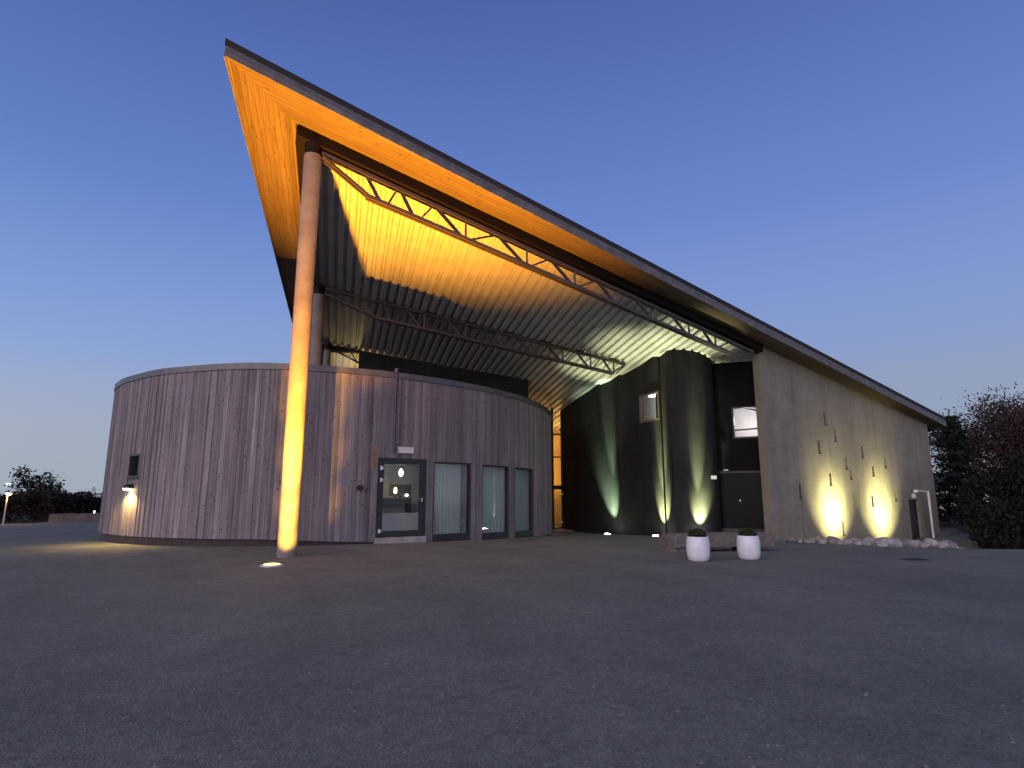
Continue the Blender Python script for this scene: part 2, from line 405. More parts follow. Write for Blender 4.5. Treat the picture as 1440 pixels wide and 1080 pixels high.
# trusses
def truss(P, Q, c0, s_end, nodes_b, nodes_t, top_dz, dz0, dz1, L, verticals=True):
    root = None
    d2 = (Q - P).normalized(); n2 = Vector((-d2.y, d2.x))
    def pt(w, dz, off=0.0):
        p = P + d2 * w + n2 * off; return P3(p, dz)
    def bd(w): return dz0 + (dz1 - dz0) * (w - c0) / (s_end - c0)
    mb = MB()
    for off in (-0.055, 0.055):
        mb.bar(pt(c0, dz0, off), pt(s_end + 0.25, bd(s_end + .25), off), 0.085, 0.09)
        mb.bar(pt(0.24, -0.20, off), pt(c0 + 0.02, dz0 + 0.04, off), 0.06, 0.07)
    root = mb.build('truss', M_TRUSS, hall)
    mb = MB()
    mb.bar(pt(0.2, top_dz), pt(L, top_dz), 0.15, 0.10)
    mb.build('top_chord', M_TRUSS, root)
    mb = MB()
    for i, b in enumerate(nodes_b):
        t0 = nodes_t[i]; t1 = nodes_t[i + 1] if i + 1 < len(nodes_t) else None
        mb.bar(pt(t0 + 0.06, top_dz - 0.03), pt(b - 0.08, bd(b) + 0.02), 0.065, 0.075)
        if i >= 2 and verticals: mb.bar(pt(b + 0.03, bd(b)), pt(b + 0.03, top_dz), 0.055, 0.06, up=(1, 0, 0))
        if t1: mb.bar(pt(b + 0.12, bd(b) + 0.02), pt(t1 - 0.06, top_dz - 0.03), 0.05, 0.05)
    mb.bar(pt(s_end + 0.2, bd(s_end) + 0.02), pt(L, top_dz - 0.02), 0.07, 0.07)
    mb.build('web_bars', M_TRUSS, root)
    w = 0.9
    while w < L - 0.4:
        mb = MB(); mb.bar(pt(w, top_dz + 0.05), pt(w + 0.35, top_dz + 0.05), 0.12, 0.11); w += 1.55
        mb.build('packing_block', M_BEAM, root)
    return root
nb = [1.85, 2.78, 4.25, 6.28, 8.03, 9.74, 11.35, 12.9, 14.2]; ntp = [1.33, 2.28, 3.32, 5.3, 7.15, 8.92, 10.5, 12.1, 13.55, 15.0]
truss(C0, wm(16.2, 0), 1.40, 15.0, nb, ntp, -0.11, -0.72, -0.56, 16.2)
e2 = Vector((4.75, 24.90)); L2 = (e2 - col2).length
nb2 = [x * 0.80 + 0.5 for x in nb]; nt2 = [x * 0.80 + 0.5 for x in ntp]
truss(col2, e2, 2.0, 11.6, nb2, nt2, 0.03, -0.62, -0.5, L2)

# long concrete wall with slit windows
WZ0 = -1.4
def walltop(w, m): return zP(wm(w, m)) + 0.29
slits = [(20.30, 4.22, 4.68), (20.88, 3.57, 4.05), (19.75, 3.04, 3.53), (22.66, 2.95, 3.42), (21.45, 2.46, 2.92), (21.69, 2.06, 2.43), (24.29, 2.58, 3.0), (23.31, 2.21, 2.61), (20.29, 1.8, 2.28), (18.34, 1.31, 1.82), (23.03, 0.97, 1.39), (20.82, -0.12, 0.38), (24.8, 1.19, 1.58)]
holes = [(w - 0.065, w + 0.065, a, b) for w, a, b in slits]
DOORW = (25.75, 26.55, -0.95, 1.22); holes.append(DOORW)
def wp(w, m, z): q = wm(w, m); return Vector((q.x, q.y, z))
mb = MB()
w0, w1 = 16.58, 28.1
wb = sorted(set([w0, w1] + [h[0] for h in holes] + [h[1] for h in holes] + [18.0 + 1.9 * i for i in range(5)]))
zb = sorted(set([WZ0] + [h[2] for h in holes] + [h[3] for h in holes]))
for i in range(len(wb) - 1):
    a, b = wb[i], wb[i + 1]; mc = (a + b) / 2
    zc = [z for z in zb if z < walltop(b, 0) - 0.05]
    for j in range(len(zc)):
        z0 = zc[j]; last = j == len(zc) - 1
        z1 = None if last else zc[j + 1]
        if not last and any(h[0] - 1e-6 <= a and b <= h[1] + 1e-6 and h[2] - 1e-6 <= z0 and z1 <= h[3] + 1e-6 for h in holes): continue
        mb.quad(wp(a, 0, z0), wp(b, 0, z0), wp(b, 0, z1 if z1 is not None else walltop(b, 0)), wp(a, 0, z1 if z1 is not None else walltop(a, 0)))
for h in holes:
    a, b, z0, z1 = h; D = 0.22
    mb.quad(wp(a, 0, z0), wp(a, D, z0), wp(b, D, z0), wp(b, 0, z0)); mb.quad(wp(a, 0, z1), wp(b, 0, z1), wp(b, D, z1), wp(a, D, z1))
    mb.quad(wp(a, 0, z0), wp(a, 0, z1), wp(a, D, z1), wp(a, D, z0)); mb.quad(wp(b, 0, z0), wp(b, D, z0), wp(b, D, z1), wp(b, 0, z1))
# near end face follows the ribs, far end, back
TH = 0.42
ea = wm(w0, 0); eb = ea + V * TH
mb.quad((ea.x, ea.y, walltop(w0, 0)), (eb.x, eb.y, zP(eb) + .29), (eb.x, eb.y, WZ0), (ea.x, ea.y, WZ0))
fb = wm(w1, TH)
mb.quad(wp(w1, 0, WZ0), wp(w1, TH, WZ0), wp(w1, TH, walltop(w1, TH)), wp(w1, 0, walltop(w1, 0)))
mb.quad((eb.x, eb.y, zP(eb) + .29), (fb.x, fb.y, zP(fb) + .29), (fb.x, fb.y, WZ0), (eb.x, eb.y, WZ0))
cwall = mb.build('concrete_wall', M_CONC, hall)
mb = MB()
for x in (18.35, 20.45, 22.1, 23.75, 25.35, 26.9):
    mb.hexa([wp(x, -0.004, WZ0), wp(x + .009, -0.004, WZ0), wp(x + .009, 0.01, WZ0), wp(x, 0.01, WZ0), wp(x, -0.004, walltop(x, 0) - .01), wp(x + .009, -0.004, walltop(x, 0) - .01), wp(x + .009, .01, walltop(x, 0) - .01), wp(x, .01, walltop(x, 0) - .01)])
mb.build('panel_joint', plain('joint_grey', (0.13, 0.115, 0.1), 0.9), cwall)
for a, b, z0, z1 in holes[:-1]:
    mb = MB(); mb.quad(wp(a, 0.2, z0), wp(b, 0.2, z0), wp(b, 0.2, z1), wp(a, 0.2, z1))
    wn_ = mb.build('slit_window', M_FRAME, hall)
    mb = MB(); p0 = wp(a - 0.02, -0.025, z0 - 0.03)
    mb.hexa([wp(a - .02, -.025, z0 - .03), wp(b + .02, -.025, z0 - .03), wp(b + .02, .1, z0 - .03), wp(a - .02, .1, z0 - .03), wp(a - .02, -.025, z0 - .002), wp(b + .02, -.025, z0 - .002), wp(b + .02, .1, z0 + .004), wp(a - .02, .1, z0 + .004)])
    mb.build('window_sill', M_FRAME, wn_)
a, b, z0, z1 = DOORW
frw = (wm(0, 0), W, -M)
mb = MB(); mb.lbox(frw, a + .06, b - .06, -0.19, -0.14, z0, z1 - .06); sd = mb.build('door', M_FRAME, hall)
mb = MB(); mb.lbox(frw, a, a + .057, -.2, -.1, z0, z1); mb.lbox(frw, b - .057, b, -.2, -.1, z0, z1); mb.lbox(frw, a + .057, b - .057, -.2, -.1, z1 - .057, z1); mb.build('door_frame', M_BLACK, sd)
mb = MB(); mb.lbox(frw, a + .12, a + .15, -.13, -.08, z0 + 1.0, z0 + 1.16); mb.build('door_handle', M_STEELL, sd)

# hidden far and back walls closing the hall
mb = MB()
def vwall(mb, p, q, z0, th=0.2, dz=0.12, dzq=None):
    d = (q - p).normalized(); n = Vector((-d.y, d.x)) * th
    zt = lambda s: zP(s) + dz
    mb.hexa([(p.x, p.y, z0), (q.x, q.y, z0), (q.x + n.x, q.y + n.y, z0), (p.x + n.x, p.y + n.y, z0), (p.x, p.y, zt(p)), (q.x, q.y, zt(q)), (q.x + n.x, q.y + n.y, zt(q + n)), (p.x + n.x, p.y + n.y, zt(p + n))])
vwall(mb, wm(28.1, 0.53), ab(28.4, 23), -1.4, 0.2, 0.25); vwall(mb, ab(28.3, 23), ab(-0.3, 23), -1.0, 0.2, 0.1); vwall(mb, ab(-0.25, 22.9), Vector((-9.0, 27.15)), 0, .2, -.02)
mb.build('rear_wall', M_DARK, hall)

# tall dark wall above the round pavilion, with a lit window at its left end
mb = MB()
bl = Vector((-9.0, 27.05)); br = Vector((0.78, 28.35))
db = (br - bl).normalized(); nb_ = Vector((db.y, -db.x)); LB = (br - bl).length
frb = (bl, db, nb_)
WL = (0.62, 1.92, 6.9, 7.95)
def bz(a, dz): q = bl + db * a; return zP(q) + dz
def bq(a, z, d=0.0): q = bl + db * a + nb_ * d; return Vector((q.x, q.y, z))
segs = [0, WL[0], WL[1], LB]
mb.quad(bq(0, 4.2), bq(WL[0], 4.2), bq(WL[0], bz(WL[0], .13)), bq(0, bz(0, .13)))
mb.quad(bq(WL[0], 4.2), bq(WL[1], 4.2), bq(WL[1], WL[2]), bq(WL[0], WL[2]))
mb.quad(bq(WL[0], WL[3]), bq(WL[1], WL[3]), bq(WL[1], bz(WL[1], .13)), bq(WL[0], bz(WL[0], .13)))
mb.quad(bq(WL[1], 4.2), bq(LB, 4.2), bq(LB, bz(LB, .13)), bq(WL[1], bz(WL[1], .13)))
mb.quad(bq(LB, 0), bq(LB, 0, -.25), bq(LB, bz(LB, .1), -.25), bq(LB, bz(LB, .13)))
mb.quad(bq(0, 4.2, -.25), bq(0, 4.2), bq(0, bz(0, .13)), bq(0, bz(0, .1), -.25))
for (z, s) in ((WL[2], 1), (WL[3], -1)):
    mb.quad(bq(WL[0], z), bq(WL[1], z), bq(WL[1], z, -.25), bq(WL[0], z, -.25))
for a in WL[:2]: mb.quad(bq(a, WL[2]), bq(a, WL[3]), bq(a, WL[3], -.25), bq(a, WL[2], -.25))
mb.build('upper_wall', M_DARK, hall)
mb = MB(); mb.lbox(frb, WL[0], WL[1], -.12, -.11, WL[2], WL[3]); lw = mb.build('window', M_GLASS, hall)
mb = MB()
mb.bar(bq(WL[0] + .25, WL[3] + .1, -.5), bq(WL[1] - .05, WL[3] - .40, -.5), .07, .08); mb.bar(bq(WL[1] - .45, WL[3] + .1, -.5), bq(WL[1] - .1, WL[3] - .4, -.5), .04, .05)
mb.build('brace', M_BEAM, lw)
mb = MB(); mb.lbox(frb, -.6, 3.4, -3.1, -3.0, 4.9, 8.3); mb.build('interior_wall', M_WOODIN, hall)

# curved dark entrance walls
def arcwall(mb, p, q, bulge, z0, n=18, dz=0.145, th=0.25):
    d = (q - p); nn = Vector((d.y, -d.x)).normalized()
    pts = [p + d * (i / n) + nn * bulge * (1 - (2 * i / n - 1) ** 2) for i in range(n + 1)]
    ztop = lambda s: zP(s) + 0.224
    for a, b in zip(pts, pts[1:]):
        mb.quad((a.x, a.y, z0), (b.x, b.y, z0), (b.x, b.y, ztop(b)), (a.x, a.y, ztop(a)), smooth=False)
    for e, s in ((pts[0], -1), (pts[-1], 1)):
        f = e - nn * th
        mb.quad((e.x, e.y, z0), (f.x, f.y, z0), (f.x, f.y, ztop(f)), (e.x, e.y, ztop(e)))
    return pts
PA0 = Vector((2.62, 32.6)); PA1 = Vector((4.86, 26.45)); PB1 = Vector((5.92, 23.95))
mb = MB(); arcwall(mb, PA0, PA1, 0.28, -0.8, 28); mb.build('curved_wall', M_DARK, hall)
# flat piece with the lit window
dB = PB1 - PA1; LBw = dB.length; dB.normalize(); nB = Vector((dB.y, -dB.x)); frB = (PA1 + nB * 0.004, dB, nB)
WB = (1.38, 2.66, 4.42, 5.52)
def wq(a, z, d=0.0): q = frB[0] + dB * a + nB * d; return Vector((q.x, q.y, z))
zt = lambda a: zP(PA1 + dB * a) + 0.224
mb = MB()
for a, b in ((0, WB[0]), (WB[1], LBw)): mb.quad(wq(a, -.8), wq(b, -.8), wq(b, zt(b)), wq(a, zt(a)))
mb.quad(wq(WB[0], -.8), wq(WB[1], -.8), wq(WB[1], WB[2]), wq(WB[0], WB[2])); mb.quad(wq(WB[0], WB[3]), wq(WB[1], WB[3]), wq(WB[1], zt(WB[1])), wq(WB[0], zt(WB[0])))
mb.quad(wq(LBw, -.8), wq(LBw, -.8, -.16), wq(LBw, zt(LBw), -.16), wq(LBw, zt(LBw)))
for z in WB[2:]: mb.quad(wq(WB[0], z), wq(WB[1], z), wq(WB[1], z, -.155), wq(WB[0], z, -.155))
for a in WB[:2]: mb.quad(wq(a, WB[2]), wq(a, WB[3]), wq(a, WB[3], -.155), wq(a, WB[2], -.155))
mb.build('flat_wall', M_DARK, hall)
mb = MB(); t = .05
mb.lbox(frB, WB[0] - .03, WB[0] + t, -.1, .03, WB[2] - .03, WB[3] + .03); mb.lbox(frB, WB[1] - t, WB[1] + .02, -.1, .03, WB[2] - .03, WB[3] + .03)
mb.lbox(frB, WB[0] + t, WB[1] - t, -.1, .03, WB[3] - t, WB[3] + .03); mb.lbox(frB, WB[0] + t, WB[1] - t, -.1, .03, WB[2] - .03, WB[2] + t)
wf = mb.build('window', plain('brown_frame', (.16, .10, .08), .5), hall)
mb = MB(); mb.lbox(frB, WB[0] + t, WB[1] - t, -.05, -.044, WB[2] + t, WB[3] - t); mb.build('pane', M_GLASS, wf)
mb = MB(); D_ = -1.5; A0_, A1_ = -.7, WB[1] + .1; Z0_, Z1_ = WB[2] - .8, WB[3] + .42
mb.quad(wq(A0_, Z0_, D_), wq(A1_, Z0_, D_), wq(A1_, Z1_, D_), wq(A0_, Z1_, D_)); mb.quad(wq(A0_, Z1_, -.17), wq(A1_, Z1_, -.17), wq(A1_, Z1_, D_), wq(A0_, Z1_, D_))
mb.quad(wq(A0_, Z0_, -.17), wq(A1_, Z0_, -.17), wq(A1_, Z0_, D_), wq(A0_, Z0_, D_)); mb.quad(wq(A0_, Z0_, -.17), wq(A0_, Z1_, -.17), wq(A0_, Z1_, D_), wq(A0_, Z0_, D_)); mb.quad(wq(A1_, Z0_, -.17), wq(A1_, Z1_, -.17), wq(A1_, Z1_, D_), wq(A1_, Z0_, D_))
mb.build('interior_wall', plain('stair_wall', (.30, .28, .26), .7, 0, .1, 2), hall)
mb = MB(); mb.lbox(frB, .95, 1.6, -1.0, -.75, WB[3] + .10, WB[3] + .18); mb.build('ceiling_light', emit('cool_lamp', (.9, 1, .95), 1.2), hall)

PC0 = Vector((6.16, 23.30)); PC1 = Vector((8.02, 23.75))
mb = MB(); ptsC = arcwall(mb, PC0, PC1, 0.42, -0.8, 28, th=1.2); mb.build('curved_wall', M_DARK, hall)
# filler behind the gap
mb = MB(); mb.quad((5.97, 24.2, -.8), (6.75, 24.1, -.8), (6.75, 24.1, 7.2), (5.97, 24.2, 7.2)); mb.build('recess_wall', M_BLACK, hall)

# glazed dark recess between the curved wall and the concrete wall
G0 = Vector((7.90, 24.15)); G1 = Vector((9.95, 23.02)); dG = (G1 - G0); LG = dG.length; dG.normalize(); nG = Vector((dG.y, -dG.x)); frG = (G0, dG, nG)
zg = lambda a: zP(G0 + dG * a) + 0.13
def gq(a, z, d=0.0): q = G0 + dG * a + nG * d; return Vector((q.x, q.y, z))
WG = (0.92, LG, 3.61, 4.82)
mb = MB()
mb.quad(gq(-.3, 2.35), gq(WG[0], 2.35), gq(WG[0], zg(WG[0])), gq(-.3, zg(-.3))); mb.quad(gq(WG[0], 2.35), gq(LG, 2.35), gq(LG, WG[2]), gq(WG[0], WG[2]))
mb.quad(gq(WG[0], WG[3]), gq(LG, WG[3]), gq(LG, zg(LG)), gq(WG[0], zg(WG[0])))
mb.quad(gq(-.3, -.8), gq(0, -.8), gq(0, 2.35), gq(-.3, 2.35))
mb.build('glazed_front', plain('dark_cladding', (.007, .007, .007), .6, 0, .3, 2, .05), hall)
mb = MB(); t = .045
mb.lbox(frG, WG[0] - .02, WG[0] + t, -.08, .02, WG[2] - .02, WG[3] + .02); mb.lbox(frG, WG[0] + t, LG, -.08, .02, WG[3] - t, WG[3] + .02); mb.lbox(frG, WG[0] + t, LG, -.08, .02, WG[2] - .02, WG[2] + t)
mb.bar(gq(WG[0], WG[2] + .34, -.3), gq(LG + .02, WG[2] + .40, -.3), .05, .06)
mb.bar(gq(WG[0] + .3, WG[3] + .02, -.4), gq(LG + .02, WG[3] - .24, -.4), .06, .07)
gw = mb.build('window', M_BLACK, hall)
mb = MB(); mb.lbox(frG, WG[0] + t, LG, -.05, -.044, WG[2] + t, WG[3] - t); mb.build('pane', glass('clear_glass', (.9, .9, .9), .02), gw)
mb = MB(); mb.lbox(frG, -.3, 3.2, -2.62, -2.5, 2.5, 6.2); mb.build('interior_wall', M_WHITE, hall)
mb = MB(); t = .07
mb.lbox(frG, .02, .09, -.05, .05, -.5, 2.34); mb.lbox(frG, LG - .07, LG, -.05, .05, -.5, 2.34); mb.lbox(frG, .09, LG - .07, -.05, .05, 2.26, 2.34); mb.lbox(frG, .09, LG - .07, -.05, .05, -.5, .16)
gd = mb.build('door', M_BLACK, hall)
mb = MB(); mb.lbox(frG, .09, LG - .07, -.01, 0, .16, 2.26); mb.build('door_glass', M_GLASSD, gd)
for z in (.22, 1.98):
    mb = MB(); mb.lbox(frG, .0, .085, .052, .085, z, z + .13); mb.lbox(frG, .085, .13, .052, .07, z + .04, z + .09); mb.build('hinge', M_WHITE, gd)
mb = MB(); mb.lbox(frG, .98, 1.03, .005, .06, 1.18, 1.26); mb.build('door_handle', M_STEELL, gd)
mb = MB(); mb.quad((7.4, 25.6, -.8), (10.2, 24.9, -.8), (10.2, 24.9, 2.5), (7.4, 25.6, 2.5)); mb.build('lobby_wall', M_BLACK, hall)

# main entrance glazing at the back of the passage
E0 = Vector((0.55, 30.85)); E1 = Vector((2.68, 32.15)); dE = E1 - E0; LE = dE.length; dE.normalize(); nE = Vector((dE.y, -dE.x)); frE = (E0, dE, nE)
ze = lambda a: zP(E0 + dE * a) + .1
mb = MB()
for a in (0, LE * .72, LE - .07): mb.lbox(frE, a, a + .07, -.06, .06, -.4, ze(a))
for z in (1.72, 3.35, 4.55): mb.lbox(frE, .07, LE - .07, -.05, .05, z, z + (.2 if z < 2 else .08))
mb.lbox(frE, .07, LE - .07, -.05, .05, -.4, -.22)
en = mb.build('entrance_glazing', M_BLACK, hall)
mb = MB(); mb.lbox(frE, .07, LE - .07, -.006, 0, -.22, 5.6); mb.build('pane', glass('entrance_glass', (.85, .85, .8), .03), en)
for z in (.0, 1.45):
    mb = MB(); mb.lbox(frE, LE - .20, LE - .09, .06, .09, z, z + .09); mb.build('hinge', M_WHITE, en)
mb = MB(); mb.lbox(frE, -1.5, 7.5, -3.2, -3.1, -.5, 5.4); mb.lbox(frE, -1.5, 7.5, -3.1, -.1, -.52, -.4); mb.build('lobby_wall', M_WOODIN, hall)
mb = MB(); mb.lbox(frE, -.5, LE + .3, .1, 1.4, -.45, -.27); mb.build('door_step', M_CONC, hall)

# ------------------------------------------------------------------ round timber pavilion
CP = [(-13.36, 20.15), (-12.50, 18.99), (-11.73, 18.25), (-10.4, 17.29), (-9.56, 16.90), (-7.89, 16.39), (-6.67, 16.32), (-5.4, 16.62), (-4.5, 17.02), (-3.39, 17.66), (-1.82, 19.0), (-.49, 20.6), (.53, 22.43), (1.32, 24.65), (1.73, 27.09), (1.55, 28.8), (.4, 30.5), (-2.5, 32.0), (-6.5, 32.4), (-10, 31.3), (-12.6, 28.6), (-14.0, 25.2), (-14.1, 22.3)]
LP = []
for i in range(len(CP)):
    p = [CP[(i + j) % len(CP)] for j in (-1, 0, 1, 2)]
    for j in range(24):
        t = j / 24
        LP.append(Vector([.5 * (2 * p[1][c] + (p[2][c] - p[0][c]) * t + (2 * p[0][c] - 5 * p[1][c] + 4 * p[2][c] - p[3][c]) * t * t + (3 * p[1][c] - p[0][c] - 3 * p[2][c] + p[3][c]) * t ** 3) for c in (0, 1)]))
SS = [0.0]
for i in range(len(LP)): SS.append(SS[-1] + (LP[(i + 1) % len(LP)] - LP[i]).length)
PER = SS[-1]
def dp(s, off=0.0):
    s %= PER
    lo, hi = 0, len(LP)
    while hi - lo > 1:
        mid = (lo + hi) // 2
        if SS[mid] <= s: lo = mid
        else: hi = mid
    a, b = LP[lo], LP[(lo + 1) % len(LP)]; t = (s - SS[lo]) / (SS[lo + 1] - SS[lo])
    a2, b2 = LP[lo - 1], LP[(lo + 2) % len(LP)]
    d = ((b - a2) * (1 - t) + (b2 - a) * t).normalized()
    return a.lerp(b, t) + Vector((d.y, -d.x)) * off
def zbase(s):
    if s < 8: return 0.28
    if s < 11.2: return 0.28 - 0.16 * (s - 8) / 3.2
    if s < 30: return max(-0.4, 0.12 - 0.028 * (s - 11.2))
    return 0.2
ZT = 4.82
pav = empty('round_pavilion', (-6, 24, 0), 'low round pavilion clad in grey weathered vertical boards beneath the big roof', 'building')
OPEN = [(11.12, 12.68, -1, 2.48), (12.93, 14.43, -1, 2.42), (14.95, 16.47, -1, 2.40), (16.87, 18.52, -1, 2.39), (3.22, 3.90, 1.92, 2.58)]
edges = sorted([o[0] for o in OPEN] + [o[1] for o in OPEN])
br_ = [0.0]
while br_[-1] < PER - 0.06:
    nx = br_[-1] + random.choice((0.06, 0.075, 0.085, 0.09, 0.1))
    for e in edges:
        if br_[-1] + 1e-6 < e < nx + 0.04: nx = e; break
    br_.append(min(nx, PER))
mb = MB(); bk = MB()
for s0, s1 in zip(br_, br_[1:]):
    sm = (s0 + s1) / 2; th = random.choice((0.018, 0.022, 0.026, 0.034)); gp = 0.0016
    segs = [(zbase(sm), ZT)]
    for o in OPEN:
        if o[0] < sm < o[1]:
            segs = [(o[3], ZT)]
            if o[2] > 0: segs.append((zbase(sm), o[2]))
    i0, i1 = dp(s0 + gp), dp(s1 - gp); o0, o1 = dp(s0 + gp, th), dp(s1 - gp, th)
    k0, k1 = dp(s0, -.004), dp(s1, -.004)
    for z0, z1 in segs:
        z0j = z0
        mb.hexa([(o0.x, o0.y, z0j), (o1.x, o1.y, z0j), (i1.x, i1.y, z0j), (i0.x, i0.y, z0j), (o0.x, o0.y, z1), (o1.x, o1.y, z1), (i1.x, i1.y, z1), (i0.x, i0.y, z1)])
        bk.quad((k0.x, k0.y, z0), (k1.x, k1.y, z0), (k1.x, k1.y, z1), (k0.x, k0.y, z1))
clad = mb.build('board_cladding', M_BOARD, pav)
bk.build('inner_wall', M_PLINTH, pav)
# plinth
mb = MB(); n = 220
for i in range(n):
    a, b = dp(PER * i / n, -.035), dp(PER * (i + 1) / n, -.035); sm = PER * (i + .5) / n
    mb.quad((a.x, a.y, -.6), (b.x, b.y, -.6), (b.x, b.y, zbase(PER * (i + 1) / n) + .03 if sm < 30 else .23), (a.x, a.y, zbase(PER * i / n) + .03 if sm < 30 else .23))
mb.build('plinth', M_PLINTH, pav)
# coping and roof
mb = MB(); n = 300
for i in range(n):
    s0, s1 = PER * i / n, PER * (i + 1) / n
    for (oa, za), (ob, zb2) in (((.055, ZT + .005), (.055, 5.0)), ((.055, 5.0), (-.25, 5.02)), ((.0, ZT + .005), (.055, ZT + .005)), ((-.25, 5.02), (-.25, 4.6))):
        a, b, c, d = dp(s0, oa), dp(s1, oa), dp(s1, ob), dp(s0, ob)
        mb.quad((a.x, a.y, za), (b.x, b.y, za), (c.x, c.y, zb2), (d.x, d.y, zb2))
mb.build('coping', M_COPING, pav)
mb = MB(); ring = [dp(PER * i / 120, -.25) for i in range(120)]
mb.quad(*[(p.x, p.y, 4.62) for p in ring]); mb.quad(*[(p.x, p.y, 4.45) for p in reversed(ring)])
mb.build('flat_roof', M_ROOF, pav)

def chord(s0, s1, inset=0.0):
    p, q = dp(s0), dp(s1); t = (q - p).normalized(); n = Vector((t.y, -t.x)); return (p - n * inset, t, n), (q - p).length
def frame(mb, fr, a0, a1, z0, z1, b, d0, d1):
    mb.lbox(fr, a0, a0 + b, d0, d1, z0, z1); mb.lbox(fr, a1 - b, a1, d0, d1, z0, z1)
    mb.lbox(fr, a0 + b, a1 - b, d0, d1, z1 - b, z1); mb.lbox(fr, a0 + b, a1 - b, d0, d1, z0, z0 + b)
# door
fr, Ld = chord(11.13, 12.67)
zD0 = 0.24
mb = MB(); frame(mb, fr, 0, Ld, zD0, 2.47, .07, -.1, .045)
door = mb.build('door', M_FRAME, pav)
mb = MB(); frame(mb, fr, .075, Ld - .075, zD0 + .075, 2.47 - .075, .10, -.07, .02); leaf = mb.build('door_leaf', M_FRAME, door)
mb = MB(); mb.lbox(fr, .17, Ld - .17, -.03, -.024, zD0 + .17, 2.30); mb.build('door_glass', M_GLASS, door)
for z in (.36, 1.78, 2.12):
    mb = MB(); mb.lbox(fr, .05, .10, .046, .075, z, z + .12); mb.lbox(fr, .10, .145, .046, .06, z + .03, z + .085); mb.build('hinge', M_WHITE, door)
mb = MB(); mb.lbox(fr, Ld - .145, Ld - .105, .02, .05, 1.22, 1.32); mb.lbox(fr, Ld - .22, Ld - .105, .05, .07, 1.30, 1.325); mb.build('door_handle', M_STEELL, door)
mb = MB(); mb.lbox(fr, -.02, Ld + .02, -.1, .09, .06, zD0 - .002); mb.build('threshold', plain('pale_stone', (.36, .33, .31), .8), door)
# big windows with curtains
for s_ in (13.7, 15.7, 17.7):
    q = dp(s_, -1.6); pl_ = bpy.data.lights.new('curtain_fill', 'POINT'); pl_.energy = .22 if s_ < 14 else .5; pl_.color = (.9, 1, 1); pl_.shadow_soft_size = .2; po_ = bpy.data.objects.new('curtain_fill', pl_); COL.objects.link(po_); po_.location = (q.x, q.y, 1.6)  # unseen fill lights, added behind the curtains to brighten the windows
for (s0, s1, zt_, zb_) in ((12.93, 14.43, 2.42, .09), (14.95, 16.47, 2.40, .03), (16.87, 18.52, 2.39, -.02)):
    fr, L_ = chord(s0, s1)
    mb = MB(); frame(mb, fr, 0.0, L_, zb_, zt_ - .002, .05, -.11, .015); mb.lbox(fr, .05, L_ - .05, -.11, .01, zb_ + .05, zb_ + .17)
    wn_ = mb.build('window', M_FRAME, pav)
    mb = MB(); mb.lbox(fr, .05, L_ - .05, -.05, -.044, zb_ + .17, zt_ - .05); mb.build('pane', M_GLASS, wn_)
    mb = MB(); nn = 120
    for i in range(nn):
        a0, a1 = L_ * i / nn, L_ * (i + 1) / nn
        f = lambda a: -.17 + .018 * math.sin(a * 55 + 1.3 * math.sin(a * 7))
        q = lambda a: fr[0] + fr[1] * a + fr[2] * f(a)
        p0, p1 = q(a0), q(a1)
        mb.quad((p0.x, p0.y, zb_), (p1.x, p1.y, zb_), (p1.x, p1.y, zt_), (p0.x, p0.y, zt_), smooth=True)
    mb.build('curtain', M_CURTAIN, wn_)
# small square window
fr, L_ = chord(3.22, 3.90)
mb = MB(); frame(mb, fr, 0, L_, 1.92, 2.58, .05, -.16, .04); mb.lbox(fr, -.03, L_ + .03, -.02, .07, 1.87, 1.918)
wn_ = mb.build('window', M_FRAME, pav)
mb = MB(); mb.lbox(fr, .05, L_ - .05, -.08, -.075, 1.97, 2.53); mb.build('pane', M_GLASS, wn_)
mb = MB(); mb.lbox(fr, L_ - .22, L_ - .06, -.115, -.10, 2.0, 2.42); mb.build('blind', emit('glowing_blind', (1, .93, .85), .022), wn_)  # blind emits on its own to look lit; no lamp behind it
# downpipe
mb = MB(); p = dp(11.55, .08)
mb.tube([(p.x, p.y, 5.03), (p.x, p.y, 2.62)], .04, 14); mb.tube([(p.x, p.y, 4.98), (p.x, p.y, 5.10)], .055, 14)
for z in (3.2, 4.3): mb.tube([(p.x, p.y, z), (p.x, p.y, z + .03)], .048, 14)
mb.build('downpipe', plain('dark_zinc_pipe', (.07, .07, .075), .4, .4), pav)
# paler replaced boards beside the door
mb = MB()
for j, (s, z0, z1) in enumerate(((10.90, 2.12, 2.86), (11.0, 2.12, 2.86))):
    a, b = dp(s, .036), dp(s + .085, .036); a2, b2 = dp(s, .02), dp(s + .085, .02)
    mb.hexa([(a.x, a.y, z0), (b.x, b.y, z0), (b2.x, b2.y, z0), (a2.x, a2.y, z0), (a.x, a.y, z1), (b.x, b.y, z1), (b2.x, b2.y, z1), (a2.x, a2.y, z1)])
mb.build('patch_board', M_ORANGEWOOD, clad)

